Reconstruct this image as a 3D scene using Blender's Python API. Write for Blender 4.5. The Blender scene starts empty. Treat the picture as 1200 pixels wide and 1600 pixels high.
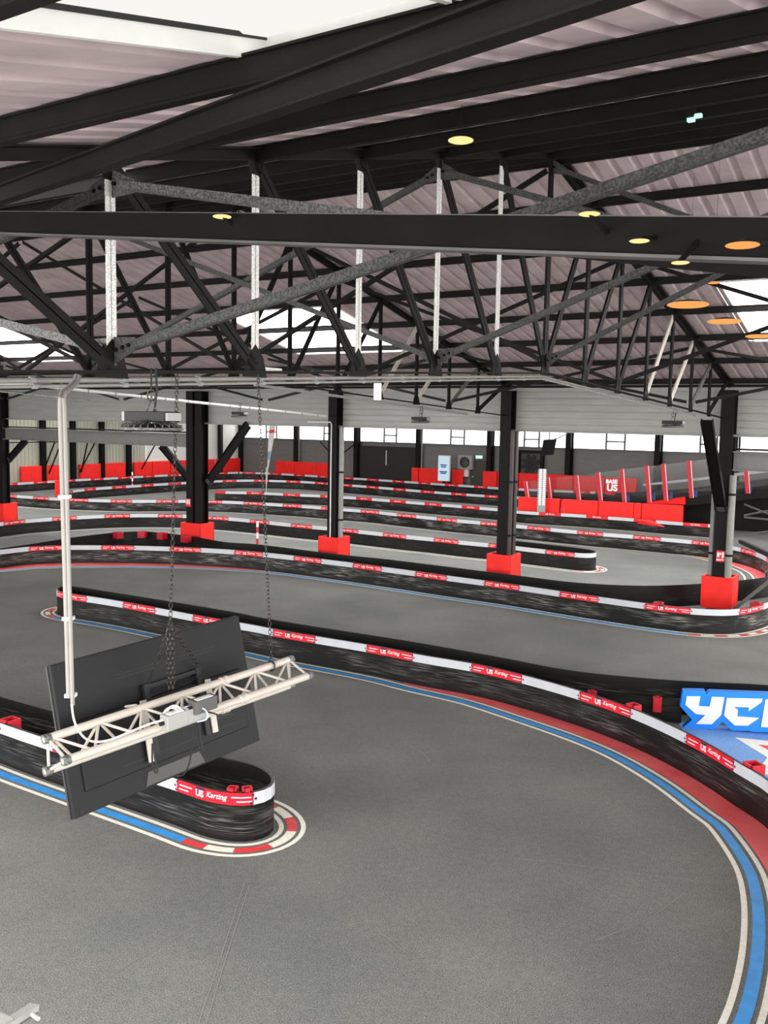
import bpy, math, random
from mathutils import Vector as Ve, Matrix
random.seed(4)
S = bpy.context.scene
COL = S.collection
# ------------------------------------------------------------------ camera model (1200x1600)
FPX, PITCH, ROLL, AZ, H = 1457.0, math.radians(5.7), math.radians(1.0), math.radians(32.7), 5.0
cp, sp, cr, sr = math.cos(PITCH), math.sin(PITCH), math.cos(ROLL), math.sin(ROLL)
U = Ve((math.cos(AZ), -math.sin(AZ), 0)); V = Ve((math.sin(AZ), math.cos(AZ), 0)); Z = Ve((0, 0, 1))
CAM = Ve((0, 0, H))
def ray(x, y):
    a, b = x-600, y-800
    ix = a*cr+b*sr; iy = -a*sr+b*cr
    X, up = ix/FPX, -iy/FPX
    return Ve((X, cp+up*sp, -sp+up*cp))
def fl(x, y, z=0.0):            # point of the horizontal plane z seen at (x, y)
    r = ray(x, y); return CAM + r*((z-H)/r.z)
def at(x, y, Y):                # point at distance Y in front of the viewer
    r = ray(x, y); return CAM + r*(Y/r.y)
def atv(x, y, v):               # point on the vertical plane v = const of the hall grid
    r = ray(x, y); return CAM + r*(v/r.dot(V))
def atu(x, y, u):
    r = ray(x, y); return CAM + r*(u/r.dot(U))
def W(u, v, z=0.0): return U*u+V*v+Z*z
# ------------------------------------------------------------------ materials
def lin(c): c = c/255; return c/12.92 if c <= .04045 else ((c+.055)/1.055)**2.4
def rgb(r, g, b): return (lin(r), lin(g), lin(b), 1)
MATS = {}
def mat(name, col, rough=.6, metal=0., noise=0., nscale=8., spec=.5, stretch=None, bump=0., col2=None, coord='Object', detail=4, thr=None):
    if name in MATS: return MATS[name]
    m = bpy.data.materials.new(name); m.use_nodes = True; nt = m.node_tree; N = nt.nodes; L = nt.links
    p = N['Principled BSDF']; p.inputs['Base Color'].default_value = col; p.inputs['Roughness'].default_value = rough
    p.inputs['Metallic'].default_value = metal; p.inputs['Specular IOR Level'].default_value = spec
    if noise or col2 or bump:
        tc = N.new('ShaderNodeTexCoord'); mp = N.new('ShaderNodeMapping'); nz = N.new('ShaderNodeTexNoise')
        nz.inputs['Scale'].default_value = nscale; nz.inputs['Detail'].default_value = detail
        if stretch: mp.inputs['Scale'].default_value = stretch
        L.new(tc.outputs[coord], mp.inputs[0]); L.new(mp.outputs[0], nz.inputs['Vector'])
        rp = N.new('ShaderNodeValToRGB'); e = rp.color_ramp.elements
        lo, hi = thr or (.3, .7)
        e[0].position = lo; e[1].position = hi
        if col2: e[0].color = col; e[1].color = col2
        else:
            e[0].color = tuple(c*(1-noise) for c in col[:3])+(1,); e[1].color = tuple(min(1, c*(1+noise)) for c in col[:3])+(1,)
        L.new(nz.outputs['Fac'], rp.inputs[0]); L.new(rp.outputs[0], p.inputs['Base Color'])
        if bump:
            b = N.new('ShaderNodeBump'); b.inputs['Strength'].default_value = bump; b.inputs['Distance'].default_value = .02
            L.new(nz.outputs['Fac'], b.inputs['Height']); L.new(b.outputs[0], p.inputs['Normal'])
    MATS[name] = m; return m
def emit(name, col, s):
    if name in MATS: return MATS[name]
    m = bpy.data.materials.new(name); m.use_nodes = True; nt = m.node_tree
    for n in list(nt.nodes): nt.nodes.remove(n)
    o = nt.nodes.new('ShaderNodeOutputMaterial'); e = nt.nodes.new('ShaderNodeEmission')
    e.inputs[0].default_value = col; e.inputs[1].default_value = s; nt.links.new(e.outputs[0], o.inputs[0])
    MATS[name] = m; return m
STEEL = mat('black painted steel', rgb(16, 14, 13), .6, noise=.3, nscale=3, spec=.2)
STEEL2 = mat('dark brown painted steel', rgb(13, 11, 10), .8, noise=.3, nscale=3, spec=.15)
GREYST = mat('dark grey steel', rgb(78, 76, 74), .5, noise=.2, nscale=4)
GALV = mat('galvanised steel', rgb(180, 178, 174), .55, .0, nscale=90, col2=rgb(240, 239, 236), spec=.5, thr=(.38, .62))
GALVD = mat('mid tone galvanised steel', rgb(70, 70, 69), .6, .0, nscale=60, col2=rgb(124, 124, 121), spec=.3, thr=(.38, .62))  # mid grey speckled version of the galvanised finish
GALVK = mat('darker galvanised steel', rgb(42, 42, 41), .6, .0, nscale=60, col2=rgb(78, 78, 76), spec=.3, thr=(.38, .62))  # darkest speckled grey of the galvanised tones
BEIGE = mat('pale beige paint', rgb(186, 178, 168), .45, noise=.06, nscale=6)
CONDM = mat('grey beige conduit', rgb(138, 134, 128), .45, noise=.05)
WHITEP = mat('white plastic', rgb(228, 228, 224), .4, noise=.03)
REDPAD = mat('red vinyl', rgb(250, 40, 34), .5, noise=.08, nscale=3, spec=.3, bump=.15)
REDB = mat('red banner', rgb(222, 22, 42), .4, noise=.05, nscale=4)
REDPOST = mat('red post paint', rgb(190, 20, 38), .45)
WBAND = mat('white banner', rgb(200, 203, 208), .45, noise=.04, nscale=5)
NAVY = mat('navy print', rgb(36, 34, 74), .5)
PRINT = mat('white print', rgb(244, 240, 240), .5)
TVM = mat('matt black plastic', rgb(22, 22, 23), .55, noise=.06, nscale=20, spec=.25)
TVD = mat('dark plastic', rgb(26, 26, 27), .5, spec=.3)
CHAINM = mat('dark chain steel', rgb(70, 66, 62), .35, .7)
YCFB = mat('bright blue paint', rgb(0, 126, 226), .45, noise=.03)
YCFW = mat('white sign face', rgb(226, 226, 228), .5, noise=.03, nscale=30)
GREYPL = mat('grey plastic', rgb(150, 150, 146), .45)
PIPEG = mat('grey downpipe', rgb(134, 134, 130), .45, noise=.08)
BLACKR = mat('black rubber', rgb(18, 18, 18), .6)
SEAM = mat('dark red seam', rgb(150, 16, 22), .6)
PIPED = mat('dark brown downpipe', rgb(52, 42, 38), .4, noise=.1)
CLAD = mat('grey cladding', rgb(158, 158, 153), .45, noise=.08, nscale=1.2, stretch=(1, 1, 6))
WALLG = mat('mid grey cladding', rgb(112, 110, 107), .55, noise=.1, nscale=1.0, stretch=(1, 1, 8))
WALLW = mat('white cladding', rgb(226, 228, 222), .5, noise=.04)
WALLV = mat('green grey cladding', rgb(176, 176, 160), .55, noise=.06)
SKY = emit('skylight daylight', (1, 1, .985, 1), 7.0)
SKYN = emit('near skylight daylight', (1, 1, .985, 1), 2.2)
DOME = emit('skylight dome daylight', (1, .985, .93, 1), .78)
WIN = emit('window daylight', (1, 1, 1, 1), 3.2)
LEDW = emit('reflected led glow', (1, 1, 1, 1), 1.0)
EXITM = emit('exit sign light', (.6, 1, .8, 1), 1.0)
SCRM = emit('lit screen', (.62, .8, .92, 1), .75)
SCRD = emit('lit screen print', (.05, .16, .4, 1), .6)
def asphalt():
    m = bpy.data.materials.new('asphalt'); m.use_nodes = True; nt = m.node_tree; N = nt.nodes; L = nt.links; p = N['Principled BSDF']
    tc = N.new('ShaderNodeTexCoord')
    def noise(s, d, r=.6):
        n = N.new('ShaderNodeTexNoise'); n.inputs['Scale'].default_value = s; n.inputs['Detail'].default_value = d; n.inputs['Roughness'].default_value = r
        L.new(tc.outputs['Object'], n.inputs['Vector']); return n
    a, b, c = noise(85, 3, .7), noise(.35, 4), noise(13, 5, .75)
    r1 = N.new('ShaderNodeValToRGB'); r1.color_ramp.elements[0].position = .36; r1.color_ramp.elements[1].position = .68
    r1.color_ramp.elements[0].color = rgb(80, 82, 82); r1.color_ramp.elements[1].color = rgb(156, 157, 153)
    L.new(a.outputs['Fac'], r1.inputs[0])
    r2 = N.new('ShaderNodeValToRGB'); r2.color_ramp.elements[0].position = .3; r2.color_ramp.elements[1].position = .75
    r2.color_ramp.elements[0].color = (.74, .75, .76, 1); r2.color_ramp.elements[1].color = (1.18, 1.16, 1.1, 1)
    L.new(b.outputs['Fac'], r2.inputs[0])
    r3 = N.new('ShaderNodeValToRGB'); r3.color_ramp.elements[0].position = .3; r3.color_ramp.elements[1].position = .7
    r3.color_ramp.elements[0].color = (.84, .84, .84, 1); r3.color_ramp.elements[1].color = (1.14, 1.14, 1.13, 1)
    L.new(c.outputs['Fac'], r3.inputs[0])
    def mul(x, y):
        k = N.new('ShaderNodeMix'); k.data_type = 'RGBA'; k.blend_type = 'MULTIPLY'; k.inputs[0].default_value = 1; k.clamp_result = False
        L.new(x, k.inputs[6]); L.new(y, k.inputs[7]); return k.outputs[2]
    L.new(mul(mul(r1.outputs[0], r2.outputs[0]), r3.outputs[0]), p.inputs['Base Color'])
    p.inputs['Roughness'].default_value = .85; p.inputs['Specular IOR Level'].default_value = .12
    bm = N.new('ShaderNodeBump'); bm.inputs['Strength'].default_value = .15; bm.inputs['Distance'].default_value = .01
    L.new(a.outputs['Fac'], bm.inputs['Height']); L.new(bm.outputs[0], p.inputs['Normal'])
    return m
ASPH = asphalt()
def wallskin(name, amount, band=(.1, .46)):
    # black polyethylene panel, scuffed by tyres and bumpers along a band; UV = (metres along, metres up)
    m = bpy.data.materials.new(name); m.use_nodes = True; nt = m.node_tree; N = nt.nodes; L = nt.links; p = N['Principled BSDF']
    uv = N.new('ShaderNodeTexCoord'); sx = N.new('ShaderNodeSeparateXYZ'); L.new(uv.outputs['UV'], sx.inputs[0])
    def noise(sc, s, d):
        mp = N.new('ShaderNodeMapping'); mp.inputs['Scale'].default_value = sc; L.new(uv.outputs['UV'], mp.inputs[0])
        n = N.new('ShaderNodeTexNoise'); n.inputs['Scale'].default_value = s; n.inputs['Detail'].default_value = d; L.new(mp.outputs[0], n.inputs['Vector']); return n
    st, bl = noise((.9, 30, 1), 2.2, 6), noise((.5, 2.2, 1), 1.6, 3)
    def math_(op, x, y):
        k = N.new('ShaderNodeMath'); k.operation = op; k.use_clamp = True
        for i, q in enumerate((x, y)):
            if isinstance(q, (int, float)): k.inputs[i].default_value = q
            else: L.new(q, k.inputs[i])
        return k.outputs[0]
    def ramp(x, stops):
        r = N.new('ShaderNodeValToRGB'); e = r.color_ramp.elements
        e[0].position, e[0].color = stops[0][0], (stops[0][1],)*3+(1,)
        e[1].position, e[1].color = stops[-1][0], (stops[-1][1],)*3+(1,)
        for ps, v in stops[1:-1]:
            q = e.new(ps); q.color = (v,)*3+(1,)
        L.new(x, r.inputs[0]); return r.outputs[0]
    hb = ramp(sx.outputs['Y'], [(band[0]-.06, 0), (band[0]+.05, 1), (band[1]-.1, 1), (band[1], 0)])
    s1 = ramp(st.outputs['Fac'], [(.5, 0), (.66, 1)]); s2 = ramp(bl.outputs['Fac'], [(.4, .04), (.6, 1)])
    f = math_('MULTIPLY', math_('MULTIPLY', s1, s2), hb); f = math_('MULTIPLY', f, amount)
    mx = N.new('ShaderNodeMix'); mx.data_type = 'RGBA'; L.new(f, mx.inputs[0])
    mx.inputs[6].default_value = rgb(17, 16, 15); mx.inputs[7].default_value = rgb(176, 172, 164)
    L.new(mx.outputs[2], p.inputs['Base Color']); p.inputs['Roughness'].default_value = .4; p.inputs['Specular IOR Level'].default_value = .28
    return m
SKIN = wallskin('scuffed black panel', .4); SKINB = wallskin('heavily scuffed black panel', 1.0); SKIN0 = wallskin('black panel', .12)
ROOFM = mat('felt backed roof sheet', rgb(192, 174, 175), .9, noise=.14, nscale=2.2, spec=.1, detail=8)
LINEW = mat('white line paint', rgb(248, 244, 230), .6, noise=.08, nscale=20)
LINEB = mat('blue line paint', rgb(58, 158, 236), .55, noise=.12, nscale=6)
LINER = mat('red line paint', rgb(232, 66, 70), .6, noise=.1, nscale=10)
APRON = mat('red apron paint', rgb(234, 84, 88), .65, nscale=1.6, col2=rgb(252, 118, 118), detail=8)
BLUEF = mat('blue floor paint', rgb(84, 140, 210), .6, nscale=40, col2=rgb(136, 182, 234))
SCR = mat('pale scratch', rgb(140, 138, 132), .7)
# ------------------------------------------------------------------ mesh builder
class MB:
    def __init__(s): s.v = []; s.f = []; s.uv = []; s.has = False
    def add(s, vs, fs, uvs=None):
        o = len(s.v); s.v += [tuple(q) for q in vs]; s.f += [tuple(i+o for i in f) for f in fs]
        if uvs: s.has = True
        s.uv += list(uvs) if uvs else [(0, 0)]*len(vs)
        return s
    def box(s, c, dx, dy, dz):    # centre and three half vectors
        c, dx, dy, dz = Ve(c), Ve(dx), Ve(dy), Ve(dz)
        vs = [c+dx*a+dy*b+dz*e for a in (-1, 1) for b in (-1, 1) for e in (-1, 1)]
        return s.add(vs, [(0, 1, 3, 2), (4, 6, 7, 5), (0, 4, 5, 1), (2, 3, 7, 6), (0, 2, 6, 4), (1, 5, 7, 3)])
    def bar(s, a, b, w, h, up=Z, off=(0, 0)):    # rectangular bar between two points; off shifts in (side, up)
        a, b = Ve(a), Ve(b); d = (b-a).normalized(); sd = d.cross(up)
        sd = sd.normalized() if sd.length > 1e-4 else d.cross(Ve((1, 0, 0))).normalized()
        u = sd.cross(d).normalized(); o = sd*off[0]+u*off[1]
        return s.box((a+b)/2+o, (b-a)/2, sd*w/2, u*h/2)
    def ibeam(s, a, b, w, h, t=.012, up=Z):
        s.bar(a, b, t*1.2, h-2*t, up); s.bar(a, b, w, t, up, (0, h/2-t/2)); return s.bar(a, b, w, t, up, (0, -h/2+t/2))
    def angle2(s, a, b, w, up, t=.008, gap=.012, st=.8):   # two angles back to back
        for q in (-1, 1):
            s.bar(a, b, w, t, up, (q*(w/2+gap/2), 0)); s.bar(a, b, t, w*st, up, (q*(gap/2+t/2), -w*st/2))
        return s
    def tube(s, pts, r, n=10, cap=True):
        pts = [Ve(q) for q in pts]; rings = []; ref = None
        for i, q in enumerate(pts):
            d = (pts[min(i+1, len(pts)-1)]-pts[max(i-1, 0)]).normalized()
            if ref is None: ref = d.cross(Z) if abs(d.z) < .9 else d.cross(Ve((1, 0, 0)))
            ref = (ref-d*ref.dot(d)).normalized(); bi = d.cross(ref)
            rr = r[i] if isinstance(r, (list, tuple)) else r
            rings.append([q+(ref*math.cos(2*math.pi*k/n)+bi*math.sin(2*math.pi*k/n))*rr for k in range(n)])
        vs = [x for g in rings for x in g]; fs = []
        for i in range(len(pts)-1):
            for k in range(n): fs.append((i*n+k, i*n+(k+1) % n, (i+1)*n+(k+1) % n, (i+1)*n+k))
        if cap: fs += [tuple(range(n))[::-1], tuple((len(pts)-1)*n+k for k in range(n))]
        return s.add(vs, fs)
    def prism(s, poly, ext):      # polygon of points and an extrusion vector
        n = len(poly); ext = Ve(ext); vs = [Ve(q) for q in poly]+[Ve(q)+ext for q in poly]
        fs = [tuple(range(n))[::-1], tuple(range(n, 2*n))]+[(i, (i+1) % n, n+(i+1) % n, n+i) for i in range(n)]
        return s.add(vs, fs)
    def lathe(s, c, prof, axis=Z, n=24):   # prof: (radius, height)
        axis = Ve(axis).normalized(); x = axis.cross(Ve((1, 0, 0)) if abs(axis.x) < .9 else Ve((0, 1, 0))).normalized(); y = axis.cross(x)
        vs = [Ve(c)+axis*h+(x*math.cos(2*math.pi*k/n)+y*math.sin(2*math.pi*k/n))*max(r, 1e-4) for r, h in prof for k in range(n)]
        fs = [(i*n+k, i*n+(k+1) % n, (i+1)*n+(k+1) % n, (i+1)*n+k) for i in range(len(prof)-1) for k in range(n)]
        return s.add(vs, fs)
    def build(s, name, m, parent=None, smooth=False, bevel=0):
        me = bpy.data.meshes.new(name); me.from_pydata(s.v, [], s.f); me.validate()
        if s.has:
            ul = me.uv_layers.new(name='UVMap')
            for lp in me.loops: ul.data[lp.index].uv = s.uv[lp.vertex_index]
        me.materials.append(m)
        import bmesh
        bm = bmesh.new(); bm.from_mesh(me); bmesh.ops.recalc_face_normals(bm, faces=bm.faces); bm.to_mesh(me); bm.free()
        if smooth: me.shade_smooth(); me.set_sharp_from_angle(angle=math.radians(40))
        o = bpy.data.objects.new(name, me); COL.objects.link(o)
        if parent: 
            o.parent = parent; o.matrix_parent_inverse = Matrix.Translation(-parent.location)
        if bevel:
            b = o.modifiers.new('bevel', 'BEVEL'); b.width = bevel; b.segments = 2; b.limit_method = 'ANGLE'
        return o
def tag(o, label=None, cat=None, group=None, kind=None):
    if label: o['label'] = label
    if cat: o['category'] = cat
    if group: o['group'] = group
    if kind: o['kind'] = kind
    return o
def thing(name, label, cat, loc, group=None):
    o = bpy.data.objects.new(name, None); COL.objects.link(o); o.location = loc; o.empty_display_size = .1
    return tag(o, label, cat, group)
def struct(name, mb, m, label=None, **k):
    o = mb.build(name, m, **k); tag(o, label, None, None, 'structure'); return o
ORD = ['first', 'second', 'third', 'fourth', 'fifth', 'sixth', 'seventh', 'eighth', 'ninth', 'tenth', 'eleventh', 'twelfth']
# ------------------------------------------------------------------ text as flat meshes
def text_mesh(body, bold=0., shear=0., res=3, spacing=1.):
    c = bpy.data.curves.new('t', 'FONT'); c.body = body; c.size = 1; c.offset = bold; c.shear = shear; c.resolution_u = res; c.space_character = spacing
    c.fill_mode = 'FRONT'
    o = bpy.data.objects.new('t', c); COL.objects.link(o); bpy.context.view_layer.update()
    me = o.to_mesh(); vs = [(v.co.x, v.co.y) for v in me.vertices]; fs = [tuple(p.vertices) for p in me.polygons]
    o.to_mesh_clear(); bpy.data.objects.remove(o); bpy.data.curves.remove(c)
    x0 = min(v[0] for v in vs); x1 = max(v[0] for v in vs); y0 = min(v[1] for v in vs); y1 = max(v[1] for v in vs)
    return [(v[0]-x0, v[1]-y0) for v in vs], fs, x1-x0, y1-y0
T_US = text_mesh('US', .035, 0); T_K = text_mesh('Karting', .012, .35); T_BASE = text_mesh('BASE', .04)
T_USl = text_mesh('US', .035, 0, 1); T_Kl = text_mesh('Karting', .02, .35, 1)
# ------------------------------------------------------------------ paths
def spline(pts, step=.12):
    pts = [Ve((q[0], q[1])) for q in pts]; out = []
    P = [pts[0]*2-pts[1]]+pts+[pts[-1]*2-pts[-2]]
    for i in range(1, len(P)-2):
        a, b, c, d = P[i-1:i+3]; n = max(2, int((c-b).length/step))
        for k in range(n):
            t = k/n
            out.append(.5*((2*b)+(c-a)*t+(2*a-5*b+4*c-d)*t*t+(3*b-a-3*c+d)*t**3))
    out.append(pts[-1]); return out
def smooth(P, n=6):
    for _ in range(n): P = [P[0]]+[(P[i-1]+P[i]*2+P[i+1])/4 for i in range(1, len(P)-1)]+[P[-1]]
    return P
class Path:
    def __init__(s, P):
        s.P = P; s.s = [0]
        for a, b in zip(P, P[1:]): s.s.append(s.s[-1]+(b-a).length)
        s.L = s.s[-1]; s.N = []
        for i in range(len(P)):
            d = (P[min(i+1, len(P)-1)]-P[max(i-1, 0)]).normalized(); s.N.append(Ve((d.y, -d.x)))
    def idx(s, t):
        import bisect
        i = min(max(bisect.bisect_right(s.s, t)-1, 0), len(s.P)-2); k = (t-s.s[i])/max(s.s[i+1]-s.s[i], 1e-9); return i, k
    def pt(s, t, o=0., z=0.):
        i, k = s.idx(t); p = s.P[i].lerp(s.P[i+1], k); n = s.N[i].lerp(s.N[i+1], k).normalized(); q = p+n*o; return Ve((q.x, q.y, z))
    def ts(s, a, b, step=.15):
        n = max(1, int(math.ceil((b-a)/step))); return [a+(b-a)*i/n for i in range(n+1)]
def ribbon(mb, path, a, b, o0, o1, z, step=.15):   # flat painted stripe between two offsets
    T = path.ts(a, b, step); vs = []
    for t in T:
        vs += [path.pt(t, o0(t) if callable(o0) else o0, z), path.pt(t, o1(t) if callable(o1) else o1, z)]
    mb.add(vs, [(2*i, 2*i+1, 2*i+3, 2*i+2) for i in range(len(T)-1)])
def curved_box(mb, path, a, b, o0, o1, z0, z1, step=.15):
    T = path.ts(a, b, step); vs = []; uv = []
    for t in T:
        for o, z in ((o0, z0), (o1, z0), (o1, z1), (o0, z1)): vs.append(path.pt(t, o, z)); uv.append((t, z))
    n = len(T); fs = [(4*i+k, 4*i+(k+1) % 4, 4*i+4+(k+1) % 4, 4*i+4+k) for i in range(n-1) for k in range(4)]
    fs += [(0, 1, 2, 3), (4*n-4, 4*n-3, 4*n-2, 4*n-1)]
    mb.add(vs, fs, uv)
HB = .60
def wall_text(mb, T, path, s0, z0, hgt, o):
    vs, fs, w, h = T; k = hgt/h
    mb.add([path.pt(s0+x*k, o, z0+y*k) for x, y in vs], fs); return w*k
def star(mb, path, s, z, r, o):
    vs = [path.pt(s, o, z)]+[path.pt(s+math.sin(i*math.pi/5)*(r if i % 2 == 0 else r*.45), o, z+math.cos(i*math.pi/5)*(r if i % 2 == 0 else r*.45)) for i in range(10)]
    mb.add(vs, [(0, i+1, (i+1) % 10+1) for i in range(10)])
def barrier(label, path, skin, phase=None, detail=2, s_from=0., brackets=(), group=None, name='track_barrier', HB=HB):
    p0 = path.pt(path.L/2, 0, 0)
    root = thing(name, label, 'barrier', p0, group)
    mb = MB(); curved_box(mb, path, 0, path.L, -.035, 0, 0.0, HB, .12 if detail else .3); mb.build('barrier_wall', skin, root)
    if phase is not None:
        PER, RED = 2.32, 1.09; zb, zt = HB-.155, HB-.005
        k = -1
        while True:
            a = phase+k*PER; k += 1
            if a > path.L: break
            r0, r1 = max(a, s_from), min(a+RED, path.L); w0, w1 = max(a+RED, s_from), min(a+PER, path.L)
            if r1-r0 > .1:
                mb = MB(); curved_box(mb, path, r0, r1, .001, .008, zb, zt); bn = mb.build('red_banner', REDB, root)
                if r1-r0 > RED*.97:
                    t = MB(); c = a+RED*.30
                    if detail:
                        w = wall_text(t, T_US if detail > 1 else T_USl, path, c, zb+.03, .085, .0105)
                        wall_text(t, T_K if detail > 1 else T_Kl, path, c+w+.04, zb+.035, .088, .0105)
                    else:
                        w = wall_text(t, T_USl, path, c, zb+.03, .085, .0105); wall_text(t, T_Kl, path, c+w+.04, zb+.035, .08, .0105)
                    t.build('lettering', PRINT, bn)
                    if detail:
                        t = MB()
                        for zz, l0, l1 in ((zb+.095, .05, .26), (zb+.045, .04, .2)):
                            curved_box(t, path, a+l0, a+l1, .009, .0105, zz-.006, zz+.008); curved_box(t, path, a+RED-l1, a+RED-l0+.02, .009, .0105, zz-.006, zz+.008)
                        t.build('stripes', PRINT, bn)
                        t = MB(); curved_box(t, path, c, c+.14, .009, .0104, zb+.118, zt-.004)
                        for q in (a+.01, a+RED-.01):
                            for dz, ds in ((.125, 0), (.075, .035 if q > a+.5 else -.035), (.025, -.02)): star(t, path, q+ds, zb+dz, .026, .0112)
                        t.build('stars', NAVY, bn)
            if w1-w0 > .1:
                mb = MB(); curved_box(mb, path, w0, w1, .001, .008, zb, zt); mb.build('white_band', WBAND, root)
        if detail:
            mb = MB(); t = phase-PER+.02
            while t < path.L:
                if t > max(s_from, .1): curved_box(mb, path, t, t+.008, .0005, .003, .02, zb-.01, .02)
                t += PER
            mb.build('panel_joint', BLACKR, root)
    for t, sz in brackets:
        mb = MB()
        c = path.pt(t, -.036, HB); d = (path.pt(t+.05)-path.pt(t-.05)).normalized(); nn = Ve((d.y, -d.x, 0)); e = c-nn*sz*.5
        mb.box(e-Z*.09-nn*sz*.48, d*sz*.5, nn*.012, Z*.12)
        for q in (-1, 1): mb.box(e+d*q*sz*.49-Z*.09, d*.012, nn*sz*.48, Z*.12)
        mb.box(e-Z*.2, d*sz*.5, nn*sz*.48, Z*.012); mb.box(c-Z*.0, d*sz*.3, nn*.02, Z*.03)
        mb.build('joint_bracket', REDPOST, root)
    return root
def px_path(px, z=HB, step=.12, sm=8): return Path(smooth(spline([fl(x, y, z) for x, y in px], step), sm))
def offset_path(path, off, a=None, b=None):
    a = 0 if a is None else a; b = path.L if b is None else b
    return Path(smooth([path.pt(t, off(t) if callable(off) else off).to_2d() for t in path.ts(a, b, .15)], 4))
def nearest_s(path, p):
    return min(((q-Ve((p[0], p[1]))).length, s) for q, s in zip(path.P, path.s))[1]
# ================================================================== FLOOR AND PAINT
fm = MB(); fm.add([W(-60, -4), W(22, -4), W(22, 62), W(-60, 62)], [(0, 1, 2, 3)])
FLOOR = struct('floor', fm, ASPH, 'dark grey asphalt track floor with painted lines')
def paint(name, mb, m): return mb.build(name, m, FLOOR)
ZP = .004
def off_fn(path, px, default=.36, fade=1.2):
    K = []
    for x, y in px:
        q = fl(x, y).to_2d(); d, s = min(((q-p).length, s) for p, s in zip(path.P, path.s)); K.append((s, d))
    K.sort()
    def f(t):
        if t <= K[0][0]: return default+(K[0][1]-default)*max(0, 1-(K[0][0]-t)/fade)
        if t >= K[-1][0]: return K[-1][1]
        for (a, da), (b, db) in zip(K, K[1:]):
            if a <= t <= b: return da+(db-da)*(t-a)/max(b-a, 1e-6)
    T = path.ts(0, path.L, .3); F = [f(t) for t in T]
    for _ in range(22): F = [F[0]]+[(F[i-1]+2*F[i]+F[i+1])/4 for i in range(1, len(F)-1)]+[F[-1]]
    def g(t):
        x = min(max(t/path.L*(len(F)-1), 0), len(F)-1.001); i = int(x); return F[i]+(F[i+1]-F[i])*(x-i)
    return g
def lines(path, a, b, off, kerb=(), apron=None, step=.15, blue=True, z=ZP, sc=1.):
    o = off if callable(off) else (lambda t: off)
    m1, m2, m3 = MB(), MB(), MB()
    P2 = lambda d: (lambda t: o(t)+d*sc)
    ribbon(m1, path, a, b, P2(-.03), P2(.03), z, step); ribbon(m1, path, a, b, P2(-.30), P2(-.24), z, step)
    paint('white_line', m1, LINEW)
    segs = [(a, b)]
    for k0, k1 in kerb: segs = [q for s0, s1 in segs for q in ((s0, min(s1, k0)), (max(s0, k1), s1)) if q[1]-q[0] > .05]
    if blue:
        for s0, s1 in segs: ribbon(m2, path, s0, s1, P2(-.195), P2(-.075), z, step)
        if segs: paint('blue_line', m2, LINEB)
    for k0, k1 in kerb:
        n = max(2, round((k1-k0)/.27)); r, w = MB(), MB()
        for i in range(n):
            ribbon(r if i % 2 == 0 else w, path, k0+(k1-k0)*i/n, k0+(k1-k0)*(i+1)/n, P2(-.195), P2(-.075), z, .05)
        paint('red_kerb_blocks', r, LINER); paint('white_kerb_blocks', w, LINEW)
    if apron:
        ribbon(m3, path, apron[0], apron[1], .0, lambda t: max(.01, o(t)-.33*sc), z-.001, step); paint('red_apron', m3, APRON)
# ---- near island
B1 = px_path([(-140, 1081), (0, 1129), (62, 1150), (275, 1216), (325, 1233), (362, 1239), (387, 1239.5), (412, 1235), (427, 1227), (431, 1217), (422, 1206), (405, 1196), (380, 1189), (352, 1184), (90, 1112), (0, 1087), (-140, 1048)], sm=3)
s1 = nearest_s(B1, fl(280, 1217, HB)); ph1 = s1-.05
barrier('short black track barrier island with rounded end below the hanging screen', B1, SKIN, ph1 % 2.32, 2, brackets=[(nearest_s(B1, fl(366, 1239, HB)), .1), (nearest_s(B1, fl(392, 1239, HB)), .1), (nearest_s(B1, fl(5, 1131, HB)), .2)])
k0 = nearest_s(B1, fl(311, 1229, HB)); lines(B1, 0, k0+2.6, .36, [(k0, k0+2.5)], step=.05)
# ---- long divider in the foreground (back side first, round the tip, then the front side)
W2px = [(600, 1069), (675, 1089), (775, 1119), (862, 1149), (900, 1160), (975, 1195), (1033, 1237), (1083, 1273), (1117, 1303), (1140, 1337), (1155, 1373), (1163, 1413), (1163, 1450), (1160, 1483), (1152, 1533), (1142, 1573), (1128, 1600), (1095, 1660), (1040, 1740)]
W2path = px_path(W2px, 0, sm=6)
B2front = [(87.5, 921), (95, 925), (110, 927.5), (150, 933), (205, 942), (313, 962), (400, 977), (440, 985), (580, 1008), (657, 1023), (747, 1038), (827, 1057), (918, 1083), (1000, 1112), (1090, 1154), (1163, 1197), (1200, 1219)]
B2back = [(1330, 1084), (1200, 1070), (1120, 1066), (1033, 1061), (933, 1052), (867, 1043), (800, 1030), (650, 1003), (490, 978), (400, 963), (377, 958), (270, 940), (157, 922), (130, 917.5), (110, 915.3), (97, 915.5), (89, 918)]
e0 = fl(1200, 1219, HB).to_2d(); t0 = min((abs((W2path.pt(t).to_2d()-e0).length), t) for t in W2path.ts(0, W2path.L, .1))[1]
d0 = (W2path.pt(t0).to_2d()-e0).length
pts2 = [fl(x, y, HB).to_2d() for x, y in B2back+B2front]+[W2path.pt(t, -d0).to_2d() for t in W2path.ts(t0+1.0, W2path.L, .8)]
B2 = Path(smooth(spline(pts2, .12), 3))
s2 = nearest_s(B2, fl(742, 1037, HB))
stip = nearest_s(B2, fl(88, 919, HB))
barrier('long black track barrier with curved front wall crossing the foreground, nearest after the island', B2, SKIN, (s2 % 2.32), 2, s_from=stip-.3,
        brackets=[(nearest_s(B2, fl(x, y, HB)), sz) for x, y, sz in ((1165, 1198, .19), (978, 1103, .16))])
o2 = off_fn(B2, W2px[:11], .36)
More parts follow.
